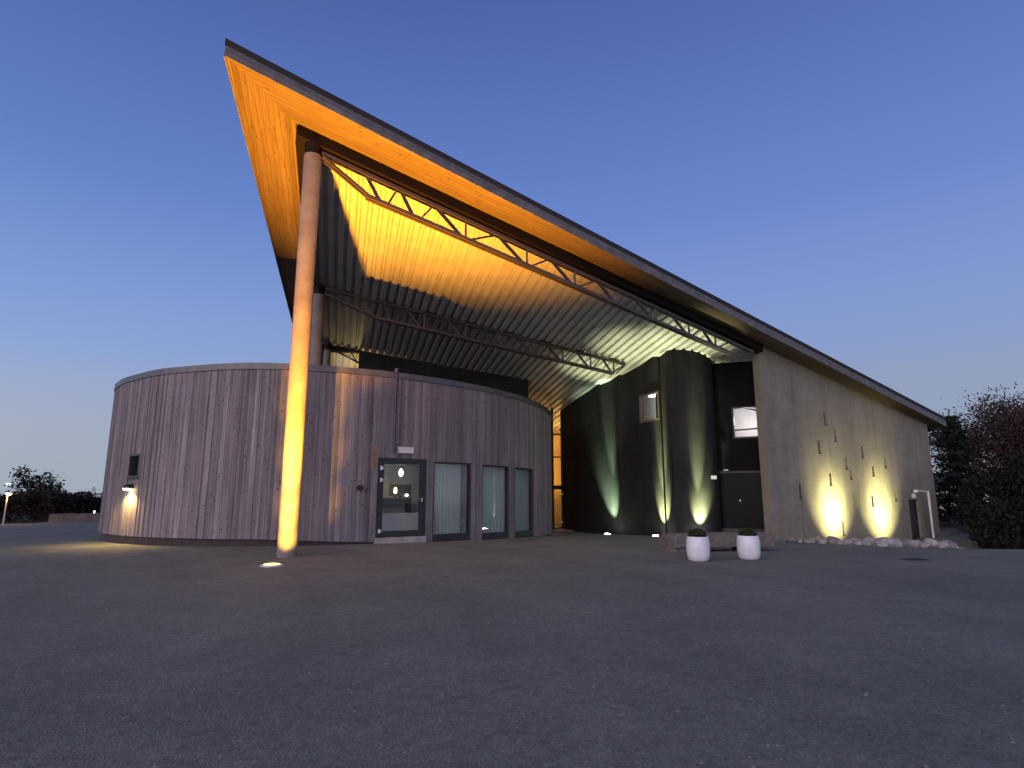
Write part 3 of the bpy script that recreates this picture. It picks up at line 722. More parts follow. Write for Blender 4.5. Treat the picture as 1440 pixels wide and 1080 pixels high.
# room seen through the pavilion door
fr, Ld = chord(11.13, 12.67)
mb = MB(); mb.lbox(fr, -1.6, 3.0, -3.4, -3.3, .1, 3.0); mb.lbox(fr, -1.1, 3.0, -3.3, -.25, .1, .22); mb.lbox(fr, -1.1, 3.0, -3.3, -.25, 2.9, 3.0); mb.lbox(fr, -1.2, -1.1, -3.4, -.3, .1, 3.0); mb.lbox(fr, 3.0, 3.1, -3.4, -.25, .1, 3.0)
mb.build('room_wall', M_GREYIN, pav)
mb = MB(); mb.lbox(fr, -.5, 2.3, -1.62, -1.5, .225, .86)
cn = mb.build('reception_counter', M_WHITE); tag(cn, 'low white counter front seen through the glass door of the round pavilion', 'counter')
mb = MB(); mb.lbox(fr, -1.2, 2.6, -3.27, -2.9, 1.28, 1.33); mb.lbox(fr, -1.2, -1.15, -3.27, -2.9, .225, 1.28); mb.lbox(fr, 2.55, 2.6, -3.27, -2.9, .225, 1.28)
sh = mb.build('back_shelf', M_FRAME); tag(sh, 'dark shelf along the far wall inside the round pavilion', 'shelf')
mb = MB(); mb.lbox(fr, 1.95, 2.75, -3.29, -3.25, 1.42, 1.78); mb.lbox(fr, 2.3, 2.4, -3.25, -3.1, 1.335, 1.42)
pc_ = mb.build('picture_screen', M_BLACK); tag(pc_, 'dark screen standing on the shelf inside the round pavilion', 'screen')
pl = fr[0] + fr[1] * 1.67 + fr[2] * (-1.9)
pd = empty('pendant_lamp', (pl.x, pl.y, 2.13), 'small glowing white pendant lamp behind the glass of the pavilion door', 'lamp')
mb = MB(); mb.lathe((pl.x, pl.y, 2.03), [(.001, 0), (.035, .01), (.06, .05), (.066, .11), (.04, .18), (.014, .22)], 20); mb.build('lamp_shade', emit('pendant_glow', (1, .95, .88), 2.0), pd)
mb = MB(); mb.tube([(pl.x, pl.y, 2.26), (pl.x, pl.y, 2.895)], .006, 6); mb.build('cord', M_BLACK, pd)
for a, d, z, lab, colr in ((2.02, -2.98, 1.335, 'small amber table lamp glowing on the shelf behind the pavilion door', (1, .6, .18)), (2.46, -3.0, 1.335, 'tiny pale night light at the right end of the shelf behind the pavilion door', (1, .9, .7))):
    q = fr[0] + fr[1] * a + fr[2] * d
    tl = empty('table_lamp', (q.x, q.y, z), lab, 'lamp')
    hgt = .34 if a < 2.2 else .12
    mb = MB(); mb.lathe((q.x, q.y, z), [(.001, 0), (.05, 0), (.05, .015), (.012, .03), (.012, hgt * .4)], 14); mb.build('lamp_base', M_BLACK, tl)
    mb = MB(); mb.lathe((q.x, q.y, z + hgt * .4), [(.03, 0), (.055, hgt * .1), (.05, hgt * .5), (.03, hgt * .6), (.001, hgt * .6)], 14); mb.build('lamp_shade', emit('table_glow_' + str(a), colr, .25), tl)

# things fixed to the pavilion wall
fr, L_ = chord(11.70, 12.18)
sg = empty('wall_sign', (fr[0].x, fr[0].y, 2.62), 'small blank white box sign above the pavilion door', 'sign')
mb = MB(); mb.lbox(fr, 0, L_, .03, .10, 2.62, 2.80); mb.build('box', plain('sign_white', (.75, .66, .62), .5, 0, .04), sg)
for q_ in (.05, L_ - .09):
    mb = MB(); mb.lbox(fr, q_, q_ + .04, .02, .03, 2.64, 2.78); mb.build('bracket', M_BLACK, sg)
fr, L_ = chord(10.55, 10.71)
mb = MB(); cx = fr[0] + fr[1] * .08; n3 = Vector((fr[2].x, fr[2].y, 0)); c3 = Vector((cx.x, cx.y, 1.62))
mb.tube([c3 + n3 * .02, c3 + n3 * .09], [.085, .085], 20); mb.tube([c3 + n3 * .09, c3 + n3 * .115], [.055, .05], 16)
tag(mb.build('wall_intercom', M_BLACK), 'round black fitting on the boards left of the pavilion door', 'intercom')
fr, L_ = chord(3.45, 3.70)
wl = empty('wall_lamp', (fr[0].x, fr[0].y, 1.6), 'glowing warm wall lamp below the small square pavilion window', 'lamp')
mb = MB(); mb.lbox(fr, .06, .19, .03, .06, 1.58, 1.74); mb.build('back_plate', M_BLACK, wl)
mb = MB(); q = fr[0] + fr[1] * .125 + fr[2] * .15
mb.lathe((q.x, q.y, 1.6), [(.13, 0), (.135, .03), (.11, .09), (.05, .12), (.001, .122)], 24); mb.build('lamp_hood', M_BLACK, wl)
mb = MB(); mb.lathe((q.x, q.y, 1.545), [(.001, 0), (.07, .005), (.10, .03), (.11, .054)], 24); mb.build('bulb_cover', emit('warm_lamp_glow', (1, .72, .32), 1.6), wl)
LAMP_WALL = Vector((q.x, q.y, 1.52))

# small emergency boxes near the dark door
def wallbox(p, n, w, h, d, z, mat, name, label, cat):
    t = Vector((-n.y, n.x)); fr = (p - t * (w / 2), t, n)
    mb = MB(); mb.lbox(fr, 0, w, .002, d, z, z + h); mb.lbox(fr, w * .06, w * .94, d, d + .012, z + h * .1, z + h * .9)
    return tag(mb.build(name, mat), label, cat)
q = ptsC[22]; wallbox(q, (ptsC[21] - ptsC[23]).orthogonal().normalized() * -1 if False else Vector((.12, -.99)).normalized(), .22, .13, .07, 2.02, emit('emergency_glow', (.9, 1, .85), .02), 'emergency_light', 'small pale oval light box on the curved dark wall beside the black glass door', 'light')
q = G0 + dG * .55; wallbox(q, nG, .16, .05, .06, 2.36, emit('exit_glow', (.6, 1, .75), .012), 'door_light', 'tiny green tinted light bar over the black glass door', 'light')

# ------------------------------------------------------------------ ground uplights
def uplight(name, x, y, label, colr, strength, rad=.13, glow=True):
    z = gz(x, y)
    e = empty(name, (x, y, z), label, 'uplight', 'recessed ground uplights')
    mb = MB(); mb.lathe((x, y, z), [(rad * 1.35, -.05), (rad * 1.35, .018), (rad * 1.25, .03), (rad, .03), (rad, .02)], 28); mb.build('trim_ring', M_STEELL, e)
    mb = MB(); mb.lathe((x, y, z + .022), [(rad, 0), (rad * .93, .016), (rad * .6, .026), (rad * .25, .03), (.001, .031)], 28); mb.build('lens', emit('lens_' + label[:14], colr, strength), e)
    return Vector((x, y, z + .1))
def spot(name, loc, target, watts, colr, size, blend=1.0, rad=.06):
    l = bpy.data.lights.new(name, 'SPOT'); l.energy = watts; l.color = colr; l.spot_size = R(size); l.spot_blend = blend; l.shadow_soft_size = rad
    o = bpy.data.objects.new(name, l); COL.objects.link(o); o.location = loc
    o.rotation_euler = (Vector(target) - Vector(loc)).to_track_quat('-Z', 'Y').to_euler(); return o
def point(name, loc, watts, colr, rad=.1):
    l = bpy.data.lights.new(name, 'POINT'); l.energy = watts; l.color = colr; l.shadow_soft_size = rad
    o = bpy.data.objects.new(name, l); COL.objects.link(o); o.location = loc; return o

ORANGE = (1.0, .37, .022); GREENY = (.95, 1.0, .46); YEL = (1.0, .95, .42)
p = uplight('ground_uplight', -4.72, 12.32, 'bright orange ground uplight in front of the tall round column', (1, .62, .2), .12, .16)
spot('orange_beam', p, (p.x + 1.5, p.y + .75, 8), 760, ORANGE, 90, .9, .05)
for z_, w_, c_ in ((.55, 45, 25), (1.05, 60, 24), (1.6, 80, 23), (2.3, 120, 22)): spot('orange_spill', p, (C0.x, C0.y, z_), w_, (1, .49, .065), c_, 1, .05)
UPL = [(4.08, 26.6, 'white ground uplight at the foot of the curved dark wall next to the passage', (4.3, 27.05), (.70, 1, .60), 1.0),
       (5.51, 23.8, 'white ground uplight at the wall corner below the lit square window', (5.88, 23.98), GREENY, 1.2),
       (6.95, 22.66, 'ground uplight behind the left potted shrub at the rounded wall', (7.05, 23.1), GREENY, 1.2)]
for x, y, lab, t_, colr, f in UPL:
    p = uplight('ground_uplight', x, y, lab, (.95, 1, .85), 2.5, .12)
    spot('wall_beam_core', p, (t_[0], t_[1], .8), 110 * f, colr, 45, 1, .04)
    spot('wall_beam_core', p, (t_[0], t_[1], 2.7), 260 * f, colr, 14, 1, .04)
    spot('wall_beam_spill', p, (x - (t_[0] - x) * 1.2, y - (t_[1] - y) * 1.2, 6.0), 80 * f, (.97, 1, .55), 32, 1, .04)
for w_, lab in ((20.25, 'yellow uplight in the stone bed washing the left patch of the concrete wall'), (23.5, 'yellow uplight in the stone bed washing the right patch of the concrete wall')):
    q = wm(w_, -1.6); p = uplight('ground_uplight', q.x, q.y, lab, (1, .95, .5), 2.0, .12)
    t_ = wm(w_, 0); spot('concrete_beam', p, (t_.x, t_.y, .95), 72, YEL, 46, 1, .05)
    spot('concrete_halo', p, (t_.x, t_.y, .9), 46, YEL, 76, 1, .05)

spot('wall_lamp_light', LAMP_WALL, (LAMP_WALL.x, LAMP_WALL.y, 0), 9, (1, .62, .2), 150, .5, .06)
point('pendant_light', (pl.x, pl.y, 1.95), .3, (1, .95, .85), .1)
q = E0 + dE * 3.6 - nE * 1.9; point('lobby_light', (q.x, q.y, 2.4), 4.5, (1, .55, .15), .2)
point('lobby_light', (q.x, q.y, 4.4), 3.5, (1, .55, .15), .2)
q = bl + db * 1.6 - nb_ * 1.6; point('gallery_light', (q.x, q.y, 6.4), 3.0, (1, .7, .24), .15)
q = wq(1.25, WB[3] + .02, -.88); point('stair_light', q, 1.0, (.92, 1, .95), .08)
q = G0 + dG * 1.3 - nG * 1.3; point('hall_light', (q.x, q.y, 4.4), 2.3, (1, .93, .95), .2)

# ------------------------------------------------------------------ pots, shrubs, bench
def leaf_cloud(mb, centers, n, size, flat=0.0):
    for i in range(n):
        c, r = random.choice(centers)
        while True:
            d = Vector((random.uniform(-1, 1), random.uniform(-1, 1), random.uniform(-1, 1)))
            if 0.1 < d.length < 1: break
        d = d.normalized() * (d.length ** 0.45)
        p = Vector(c) + Vector((d.x * r[0], d.y * r[1], d.z * r[2]))
        leaf(mb, p, size * random.uniform(.6, 1.4))
def leaf(mb, p, s, nrm=None):
    a = Vector((random.gauss(0, 1), random.gauss(0, 1), random.gauss(0, 1))).normalized()
    b = a.orthogonal().normalized(); b.rotate(__import__('mathutils').Quaternion(a, random.uniform(0, 6.28)))
    c = a.cross(b)
    mb.quad(p - b * s, p + c * s * .45, p + b * s, p - c * s * .45)

def pot(x, y, r, h, label):
    z = gz(x, y)
    e = empty('planter_pot', (x, y, z), label, 'pot', 'white planter pots by the stone bench')
    mb = MB(); mb.lathe((x, y, z), [(.001, .0), (r * .72, 0), (r * .86, h * .06), (r * .97, h * .25), (r, h * .5), (r * .985, h * .75), (r * .93, h * .93), (r * .90, h), (r * .84, h), (r * .84, h * .86)], 48); mb.build('pot', M_POT, e)
    mb = MB(); mb.disc((x, y, z + h * .87), r * .845); mb.build('soil', M_SOIL, e)
def shrub(x, y, z, r, label):
    e = empty('box_shrub', (x, y, z), label, 'shrub', 'clipped box shrubs in white pots')
    mb = MB()
    for i in range(6):
        a = i * 1.05; mb.tube([(x, y, z), (x + .06 * math.cos(a), y + .06 * math.sin(a), z + r * .6), (x + .13 * math.cos(a), y + .13 * math.sin(a), z + r)], [.012, .008, .004], 5)
    mb.build('stem', M_BARK, e)
    mb = MB(); leaf_cloud(mb, [((x, y, z + r * .62), (r, r, r * .72))], 2600, .02)
    for i in range(7):
        a = random.uniform(0, 6.3); leaf_cloud(mb, [((x + r * .55 * math.cos(a), y + r * .55 * math.sin(a), z + r * .7), (r * .5, r * .5, r * .45))], 200, .022)
    mb.build('foliage', M_LBOX, e)
pot(4.06, 13.62, .25, .52, 'left white rounded pot holding a shrub in front of the stone bench')
shrub(4.06, 13.62, .44, .19, 'dark clipped shrub in the left white pot, lit from behind by a wall beam')
pot(5.30, 13.98, .25, .52, 'right white rounded pot holding a shrub near the end of the stone bench')
shrub(5.30, 13.98, .43, .19, 'low dark shrub in the right white pot near the concrete wall')

bn = empty('stone_bench', (5.4, 15.9, 0), 'long rough pinkish stone bench standing on the gravel behind the white pots', 'bench')
bfr = (Vector((4.05, 15.75)), Vector((.985, .17)).normalized(), Vector((.17, -.985)).normalized())
def rough_block(mb, fr, a0, a1, d0, d1, z0, z1, nx=22, ny=5, nz=4, amp=.02):
    def q(a, d, z):
        o, t, n = fr; x = o[0] + t[0] * a + n[0] * d; y = o[1] + t[1] * a + n[1] * d
        nv = noise.noise_vector((x * 3.1, y * 3.1, z * 3.1)) * amp
        return Vector((x + nv.x, y + nv.y, z + nv.z * .6))
    def lin(a, b, n): return [a + (b - a) * i / n for i in range(n + 1)]
    A, D, Z = lin(a0, a1, nx), lin(d0, d1, ny), lin(z0, z1, nz)
    for i in range(nx):
        for j in range(nz):
            mb.quad(q(A[i], d1, Z[j]), q(A[i + 1], d1, Z[j]), q(A[i + 1], d1, Z[j + 1]), q(A[i], d1, Z[j + 1]))
            mb.quad(q(A[i + 1], d0, Z[j]), q(A[i], d0, Z[j]), q(A[i], d0, Z[j + 1]), q(A[i + 1], d0, Z[j + 1]))
        for j in range(ny):
            mb.quad(q(A[i], D[j + 1], z1), q(A[i + 1], D[j + 1], z1), q(A[i + 1], D[j], z1), q(A[i], D[j], z1))
            mb.quad(q(A[i], D[j], z0), q(A[i + 1], D[j], z0), q(A[i + 1], D[j + 1], z0), q(A[i], D[j + 1], z0))
    for j in range(nz):
        for kk in range(ny):
            mb.quad(q(a0, D[kk], Z[j]), q(a0, D[kk + 1], Z[j]), q(a0, D[kk + 1], Z[j + 1]), q(a0, D[kk], Z[j + 1]))
            mb.quad(q(a1, D[kk + 1], Z[j]), q(a1, D[kk], Z[j]), q(a1, D[kk], Z[j + 1]), q(a1, D[kk + 1], Z[j + 1]))
mb = MB(); rough_block(mb, bfr, 0, 2.75, -.6, .12, .12, .44); mb.build('seat_slab', M_STONE, bn)
mb = MB(); rough_block(mb, bfr, .5, .85, -.5, -.02, -.05, .125, 4, 4, 2); mb.build('foot', M_BLACK, bn)
mb = MB(); rough_block(mb, bfr, 1.9, 2.3, -.5, -.02, -.05, .125, 4, 4, 2); mb.build('foot', M_BLACK, bn)
mb = MB(); rough_block(mb, bfr, -.1, .42, -.62, .05, -.05, .40, 8, 6, 5, .045); mb.build('end_block', M_STONE, bn)

for x, y, lab in ((.36, 19.6, 'small dark drain grate in the gravel in front of the pavilion windows'), (9.0, 13.9, 'small dark drain grate in the gravel right of the white pots')):
    z = gz(x, y); e = empty('drain_grate', (x, y, z), lab, 'drain')
    mb = MB(); mb.box(x - .25, x + .25, y - .25, y + .25, z - .05, z + .008); mb.build('frame', M_STEELL if False else M_COPING, e)
    mb = MB()
    for i in range(7): mb.box(x - .21 + i * .065, x - .18 + i * .065, y - .21, y + .21, z + .009, z + .016)
    mb.build('grille', M_BLACK, e)

mb = MB()
for i in range(900):
    r_ = random.uniform(2.2, 13); a_ = R(random.uniform(-44, 44)); x, y = r_ * math.sin(a_), r_ * math.cos(a_); z = gz(x, y) + .002
    q_ = random.uniform(.006, .016); t_ = random.uniform(0, 6.3); n0 = len(mb.v)
    for kx in range(5):
        w_ = t_ + kx * 1.257; f_ = q_ * random.uniform(.7, 1.2); mb.v.append((x + f_ * math.cos(w_), y + f_ * math.sin(w_), z))
    mb.v.append((x, y, z + q_ * .8))
    for kx in range(5): mb.f.append((n0 + kx, n0 + (kx + 1) % 5, n0 + 5)); mb.sm.append(True)
tag(mb.build('loose_stones', plain('loose_stone', (.2, .195, .18), .9, 0, .4, 3)), 'loose small stones scattered over the gravel yard', 'stones', None, 'stuff')

# ------------------------------------------------------------------ rocks edging the bed
arc = [(9.75, 22.1), (10.1, 20.9), (10.45, 19.7), (10.95, 18.75), (11.8, 18.45), (12.8, 18.85), (13.8, 19.7), (14.9, 20.9)]
def arcp(t):
    t = t * (len(arc) - 1); i = min(int(t), len(arc) - 2); f = t - i
    return arc[i][0] + (arc[i + 1][0] - arc[i][0]) * f, arc[i][1] + (arc[i + 1][1] - arc[i][1]) * f
import bmesh
def rock(x, y, r, fl, mat, label, seed):
    bm = bmesh.new(); bmesh.ops.create_icosphere(bm, subdivisions=2, radius=1)
    sx, sy = random.uniform(.8, 1.35), random.uniform(.75, 1.1); ro = random.uniform(0, 6.28)
    for v in bm.verts:
        n1 = noise.noise(v.co * 1.1 + Vector((seed * 3.1, 0, 0))); n2 = noise.noise(v.co * 2.7 + Vector((0, seed * 1.7, 0)))
        k_ = 1 + .45 * n1 + .22 * n2
        c = Vector((v.co.x * sx, v.co.y * sy, v.co.z * fl)) * k_ * r
        v.co = Vector((c.x * math.cos(ro) - c.y * math.sin(ro), c.x * math.sin(ro) + c.y * math.cos(ro), c.z))
    me = bpy.data.meshes.new('boulder'); bm.to_mesh(me); bm.free()
    me.materials.append(mat)
    o = bpy.data.objects.new('boulder', me); COL.objects.link(o); o.location = (x, y, gz(x, y) + r * fl * .55)
    tag(o, label, 'rock', 'field stones edging the bed by the concrete wall')
RL = 'one of the rough field stones edging the bed below the concrete wall'
for i in range(58):
    t = (i + random.uniform(-.3, .3)) / 57; t = min(max(t, 0), 1); x, y = arcp(t)
    x += random.uniform(-.15, .35); y += random.uniform(-.1, .55) 
    r = random.uniform(.08, .19) * (1.15 if t > .35 else .9)
    rock(x, y, r, random.uniform(.55, .85), random.choice(M_ROCKS), RL, i)
for i in range(26):
    t = random.uniform(.1, .95); x, y = arcp(t); x += random.uniform(.25, .9); y += random.uniform(.5, 1.6)
    rock(x, y, random.uniform(.14, .26), random.uniform(.6, .9), random.choice(M_ROCKS), RL, 80 + i)
rock(9.95, 21.9, .33, .45, M_ROCKS[1], 'flat dark stone at the near left end of the rock edging', 200)
rock(11.1, 18.5, .25, .7, M_ROCKS[0], 'largest pale stone at the front of the rock edging', 201)

# pipe-like lamp post by the side door
q = wm(26.75, -.35); z0 = gz(q.x, q.y)
lp = empty('door_lamp_post', (q.x, q.y, z0), 'thin white post with a short arm over the side door of the concrete wall', 'lamp post')
mb = MB(); mb.tube([(q.x, q.y, z0), (q.x, q.y, 1.60)], .045, 14); mb.build('post', M_WHITE, lp)
q2 = q - W * 1.0; mb = MB(); mb.tube([(q.x, q.y, 1.57), (q2.x, q2.y, 1.62)], .03, 10); mb.build('arm', M_WHITE, lp)
mb = MB(); mb.lathe((q2.x, q2.y, 1.52), [(.001, 0), (.09, .01), (.1, .06), (.05, .13), (.001, .14)], 16); mb.build('lamp_head', M_WHITE, lp)
q = wm(26.15, 0); mb = MB(); c3 = Vector((q.x, q.y, 1.38)); n3 = Vector((-M.x, -M.y, 0))
mb.tube([c3 + n3 * .002, c3 + n3 * .06, c3 + n3 * .11, c3 + n3 * .13], [.10, .12, .10, .03], 18); tag(mb.build('bulkhead_lamp', M_WHITE), 'round white unlit lamp on the concrete wall above the side door', 'lamp')

# ------------------------------------------------------------------ vegetation
def branchy(mb, p, d, length, r, depth, tips, spread=.55, up=.12, seg=4):
    pts = [p.copy()]; rad = [r]; q = p.copy(); d = d.normalized()
    for i in range(seg):
        d = (d + Vector((random.gauss(0, .13), random.gauss(0, .13), random.gauss(0, .09) + up * .3))).normalized()
        q = q + d * length / seg; pts.append(q.copy()); rad.append(r * (1 - .45 * (i + 1) / seg))
    mb.tube(pts, rad, 6 if depth > 1 else 4, caps=False)
    if depth == 0: tips.append((q, d)); return
    n = 3 if depth > 1 else 4
    for i in range(n):
        ax = d.orthogonal().normalized(); ax.rotate(__import__('mathutils').Quaternion(d, random.uniform(0, 6.28)))
        nd = (d + ax * random.uniform(.4, 1.0) * spread * 1.7 + Vector((0, 0, up))).normalized()
        st = pts[random.randint(max(1, seg - 2), seg)]
        branchy(mb, st, nd, length * random.uniform(.6, .8), r * .52, depth - 1, tips, spread, up, seg)
    tips.append((q, d))
def leafy_tree(name, x, y, h, label, cat, mat, depth=5, leaves=14, lsize=.1, group=None, spread=.6, r0=None, lean=0, cl=.45):
    z = gz(x, y) - .1
    e = empty(name, (x, y, z), label, cat, group)
    mb = MB(); tips = []
    branchy(mb, Vector((x, y, z)), Vector((lean, 0, 1)), h * .33, r0 or h * .026, depth, tips, spread)
    mb.build('trunk', M_BARK, e)
    mb = MB()
    for q, d in tips:
        for i in range(leaves):
            leaf(mb, q + Vector((random.gauss(0, cl), random.gauss(0, cl), random.gauss(0, cl * .7))), lsize * random.uniform(.6, 1.4))
    mb.build('crown', mat, e)
    return e
def bush(name, x, y, rx, ry, h, label, mat, n=2600, size=.07, group=None):
    z = gz(x, y)
    e = empty(name, (x, y, z), label, 'bush', group)
    mb = MB(); tips = []
    for i in range(9):
        a = random.uniform(0, 6.28); rr = random.uniform(.1, .75)
        tp = Vector((x + rx * rr * math.cos(a), y + ry * rr * math.sin(a), z + h * random.uniform(.6, 1.0)))
        mb.tube([(x + rx * .35 * rr * math.cos(a), y + ry * .35 * rr * math.sin(a), z - .05), ((x + tp.x) / 2 + random.gauss(0, .1), (y + tp.y) / 2, z + h * .45), tp], [.03, .02, .006], 5, caps=False)
        tips.append(tp)
    mb.build('branches', M_BARK, e)
    mb = MB()
    cs = [((x + rx * .5 * math.cos(a), y + ry * .5 * math.sin(a), z + h * random.uniform(.3, .55)), (rx * .55, ry * .55, h * .42)) for a in [random.uniform(0, 6.28) for _ in range(7)]]
    cs += [(tuple(t - Vector((0, 0, .12 * h))), (rx * .3, ry * .3, h * .17)) for t in tips]
    leaf_cloud(mb, cs, n, size)
    mb.build('foliage', mat, e)

# right side
def spruce(x, y, h, rad, label):
    z = gz(x, y); e = empty('spruce_tree', (x, y, z), label, 'tree')
    mb = MB(); mb.tube([(x, y, z), (x, y, z + h * .5), (x, y, z + h)], [.13, .08, .015], 8)
    nm = MB()
    zz = .35
    while zz < h - .1:
        L_ = rad * (1 - zz / h) ** .75 * random.uniform(.8, 1.15) + .1
        for i in range(7):
            a = random.uniform(0, 6.28); Lb = L_ * random.uniform(.65, 1.2)
            tip = Vector((x + Lb * math.cos(a), y + Lb * math.sin(a), z + zz - Lb * .16 + random.uniform(-.06, .06)))
            mid = Vector((x + Lb * .5 * math.cos(a), y + Lb * .5 * math.sin(a), z + zz - Lb * .14))
            mb.tube([(x, y, z + zz), mid, tip], [.022, .014, .004], 4, caps=False)
            for j in range(int(26 * Lb) + 8):
                f = random.uniform(.12, 1.03); b = Vector((x, y, z + zz)).lerp(mid, f * 2) if f < .5 else mid.lerp(tip, f * 2 - 1)
                wd = .2 * (1.1 - f) + .06
                leaf(nm, b + Vector((random.gauss(0, wd), random.gauss(0, wd), random.gauss(-.05, .06))), random.uniform(.07, .15))
        zz += .21
    mb.build('trunk', M_BARK, e); nm.build('crown', M_LCON, e)
spruce(22.3, 30.6, 5.6, 1.55, 'dark spruce tree beside the far end of the concrete wall')
leafy_tree('autumn_tree', 29.3, 35.6, 9.6, 'tall tree with a loose reddish brown crown behind the spruce', 'tree', M_LRED, 5, 46, .085, None, .7, .26, -.1, .62)
leafy_tree('autumn_tree', 37.5, 41, 9.0, 'reddish brown tree at the far right edge of the photo', 'tree', M_LRED, 5, 34, .09, None, .62, .22, 0, .6)
hg = 'bushes beyond the gravel at the right'
for (x, y, rx, ry, h, lab, mt) in ((16.6, 20.6, 1.1, .9, 1.8, 'dark green bush just beyond the right end of the rock edging', M_LDRK), (17.9, 19.8, 1.3, 1.0, 2.7, 'brown red bush at the right edge of the gravel, nearest the camera', M_LBRN), (19.6, 21.5, 1.6, 1.2, 3.5, 'tall brown hedge bush at the right side of the photo behind the nearest bush', M_LBRN), (19.9, 25.2, 1.5, 1.3, 2.7, 'dark bush below the spruce near the hall corner', M_LDRK), (22.0, 24.5, 1.9, 1.5, 3.6, 'broad dark hedge bush between the spruce and the tall brown bush', M_LDRK), (18.2, 23.4, 1.2, 1.0, 1.7, 'low dark bush behind the far end of the rock edging', M_LDRK), (17.2, 22.2, .8, .7, 1.2, 'smallest dark bush at the end of the rock edging', M_LDRK), (24.8, 28.0, 2.2, 1.6, 4.0, 'tallest dark bush standing under the autumn tree', M_LBRN), (21.5, 19.0, 1.6, 1.2, 2.8, 'brown bush cut by the right edge of the photo', M_LBRN)):
    bush('hedge_bush', x, y, rx, ry, h, lab, mt, int(2600 * rx), .085, hg)
# small white house behind the trees
hs = empty('white_house', (37.5, 52, -.2), 'small white house glimpsed through the spruce branches', 'house')
mb = MB(); mb.box(34, 41, 52, 57, -.6, 2.3); mb.build('wall', M_WHITE, hs)
mb = MB(); mb.hexa([(33.7, 51.6, 2.305), (41.3, 51.6, 2.305), (41.3, 57.4, 2.305), (33.7, 57.4, 2.305), (33.9, 54.3, 3.3), (41.1, 54.3, 3.3), (41.1, 54.7, 3.3), (33.9, 54.7, 3.3)]); mb.build('roof', M_ROOF, hs)
for x in (35, 36.6, 38.6):
    mb = MB(); mb.box(x, x + .9, 51.94, 51.998, .9, 2.1); w_ = mb.build('window', M_FRAME, hs)
    mb = MB(); mb.box(x + .08, x + .82, 51.92, 51.938, .98, 2.02); mb.build('pane', emit('house_window_%d' % int(x * 10), (.9, .9, 1), .012), w_)

# left side
hg = 'bushes along the left edge of the yard'
labs = ['dark bush at the far left edge of the yard', 'bush behind the orange street lamp at the left', 'round bush right of the orange street lamp', 'dense dark bush behind the left end of the low stone wall', 'reddish bush behind the middle of the low stone wall', 'bush behind the right end of the low stone wall', 'last low bush next to the round pavilion', 'second row bush beyond the far left bush', 'second row bush between the lamp and the bare tree', 'second row bush beyond the low stone wall']
bs = [(-28.6, 31.5, 1.7, 1.5, 1.75), (-27.3, 33.3, 1.6, 1.4, 1.7), (-26.2, 34.6, 1.6, 1.4, 1.65), (-25.4, 36.4, 1.6, 1.4, 1.6), (-24.8, 37.6, 1.6, 1.3, 1.45), (-23.6, 38.0, 1.5, 1.3, 1.4), (-22.3, 38.6, 1.5, 1.3, 1.35), (-34, 38, 2.6, 2, 2.0), (-31, 41, 2.8, 2, 1.9), (-28, 44, 3, 2, 1.7)]
for (x, y, rx, ry, h), lab in zip(bs, labs): bush('hedge_bush', x, y, rx, ry, h, lab, random.choice((M_LDRK, M_LBRN)), 3000, .08, hg)
leafy_tree('young_tree', -37.2, 48.5, 5.0, 'small sparse tree standing against the pale sky at the left', 'tree', M_LDRK, 4, 9, .13, None, .8, .08, 0, .28)
mb = MB(); lfr = (Vector((-24.9, 33.3)), Vector((.80, .6)).normalized(), Vector((.6, -.80)).normalized())
rough_block(mb, lfr, 0, 3.3, -.4, .1, -.05, .42, 24, 4, 4, .05); tag(mb.build('low_stone_wall', M_STONE), 'low rough stone wall on the gravel at the far left in front of the bushes', 'wall')
# far trees (one mass) and hills
mb = MB()
for i in range(420):
    a = R(random.uniform(-62, 5)); r = random.uniform(95, 150); x, y = r * math.sin(a), r * math.cos(a)
    hh_ = random.uniform(1.2, 2.6); rr = random.uniform(1.5, 3.5)
    leaf_cloud(mb, [((x, y, gz(x, y) + hh_ * .5), (rr, rr, hh_ * .55))], 60, .55)
tag(mb.build('distant_wood', M_LDRK), 'dark mass of distant woodland along the left horizon', 'woodland', None, 'stuff')
mb = MB(); n = 160
for i in range(n):
    a0, a1 = R(-90 + 180 * i / n), R(-90 + 180 * (i + 1) / n)
    hf = lambda a: -1.6 + 1.6 * noise.noise((a * 9, 0, 0)) + 1.0 * noise.noise((a * 31, 2, 0)) + .6
    for (r0_, z0f), (r1_, z1f) in (((480, lambda a: -8), (520, hf)), ((520, hf), (620, hf)), ((620, hf), (700, lambda a: -14))):
        mb.quad((r0_ * math.sin(a0), r0_ * math.cos(a0), z0f(a0)), (r0_ * math.sin(a1), r0_ * math.cos(a1), z0f(a1)), (r1_ * math.sin(a1), r1_ * math.cos(a1), z1f(a1)), (r1_ * math.sin(a0), r1_ * math.cos(a0), z1f(a0)))
tag(mb.build('hills', plain('far_hills', (.03, .036, .034), .9, 0, .3, .05)), kind='structure')

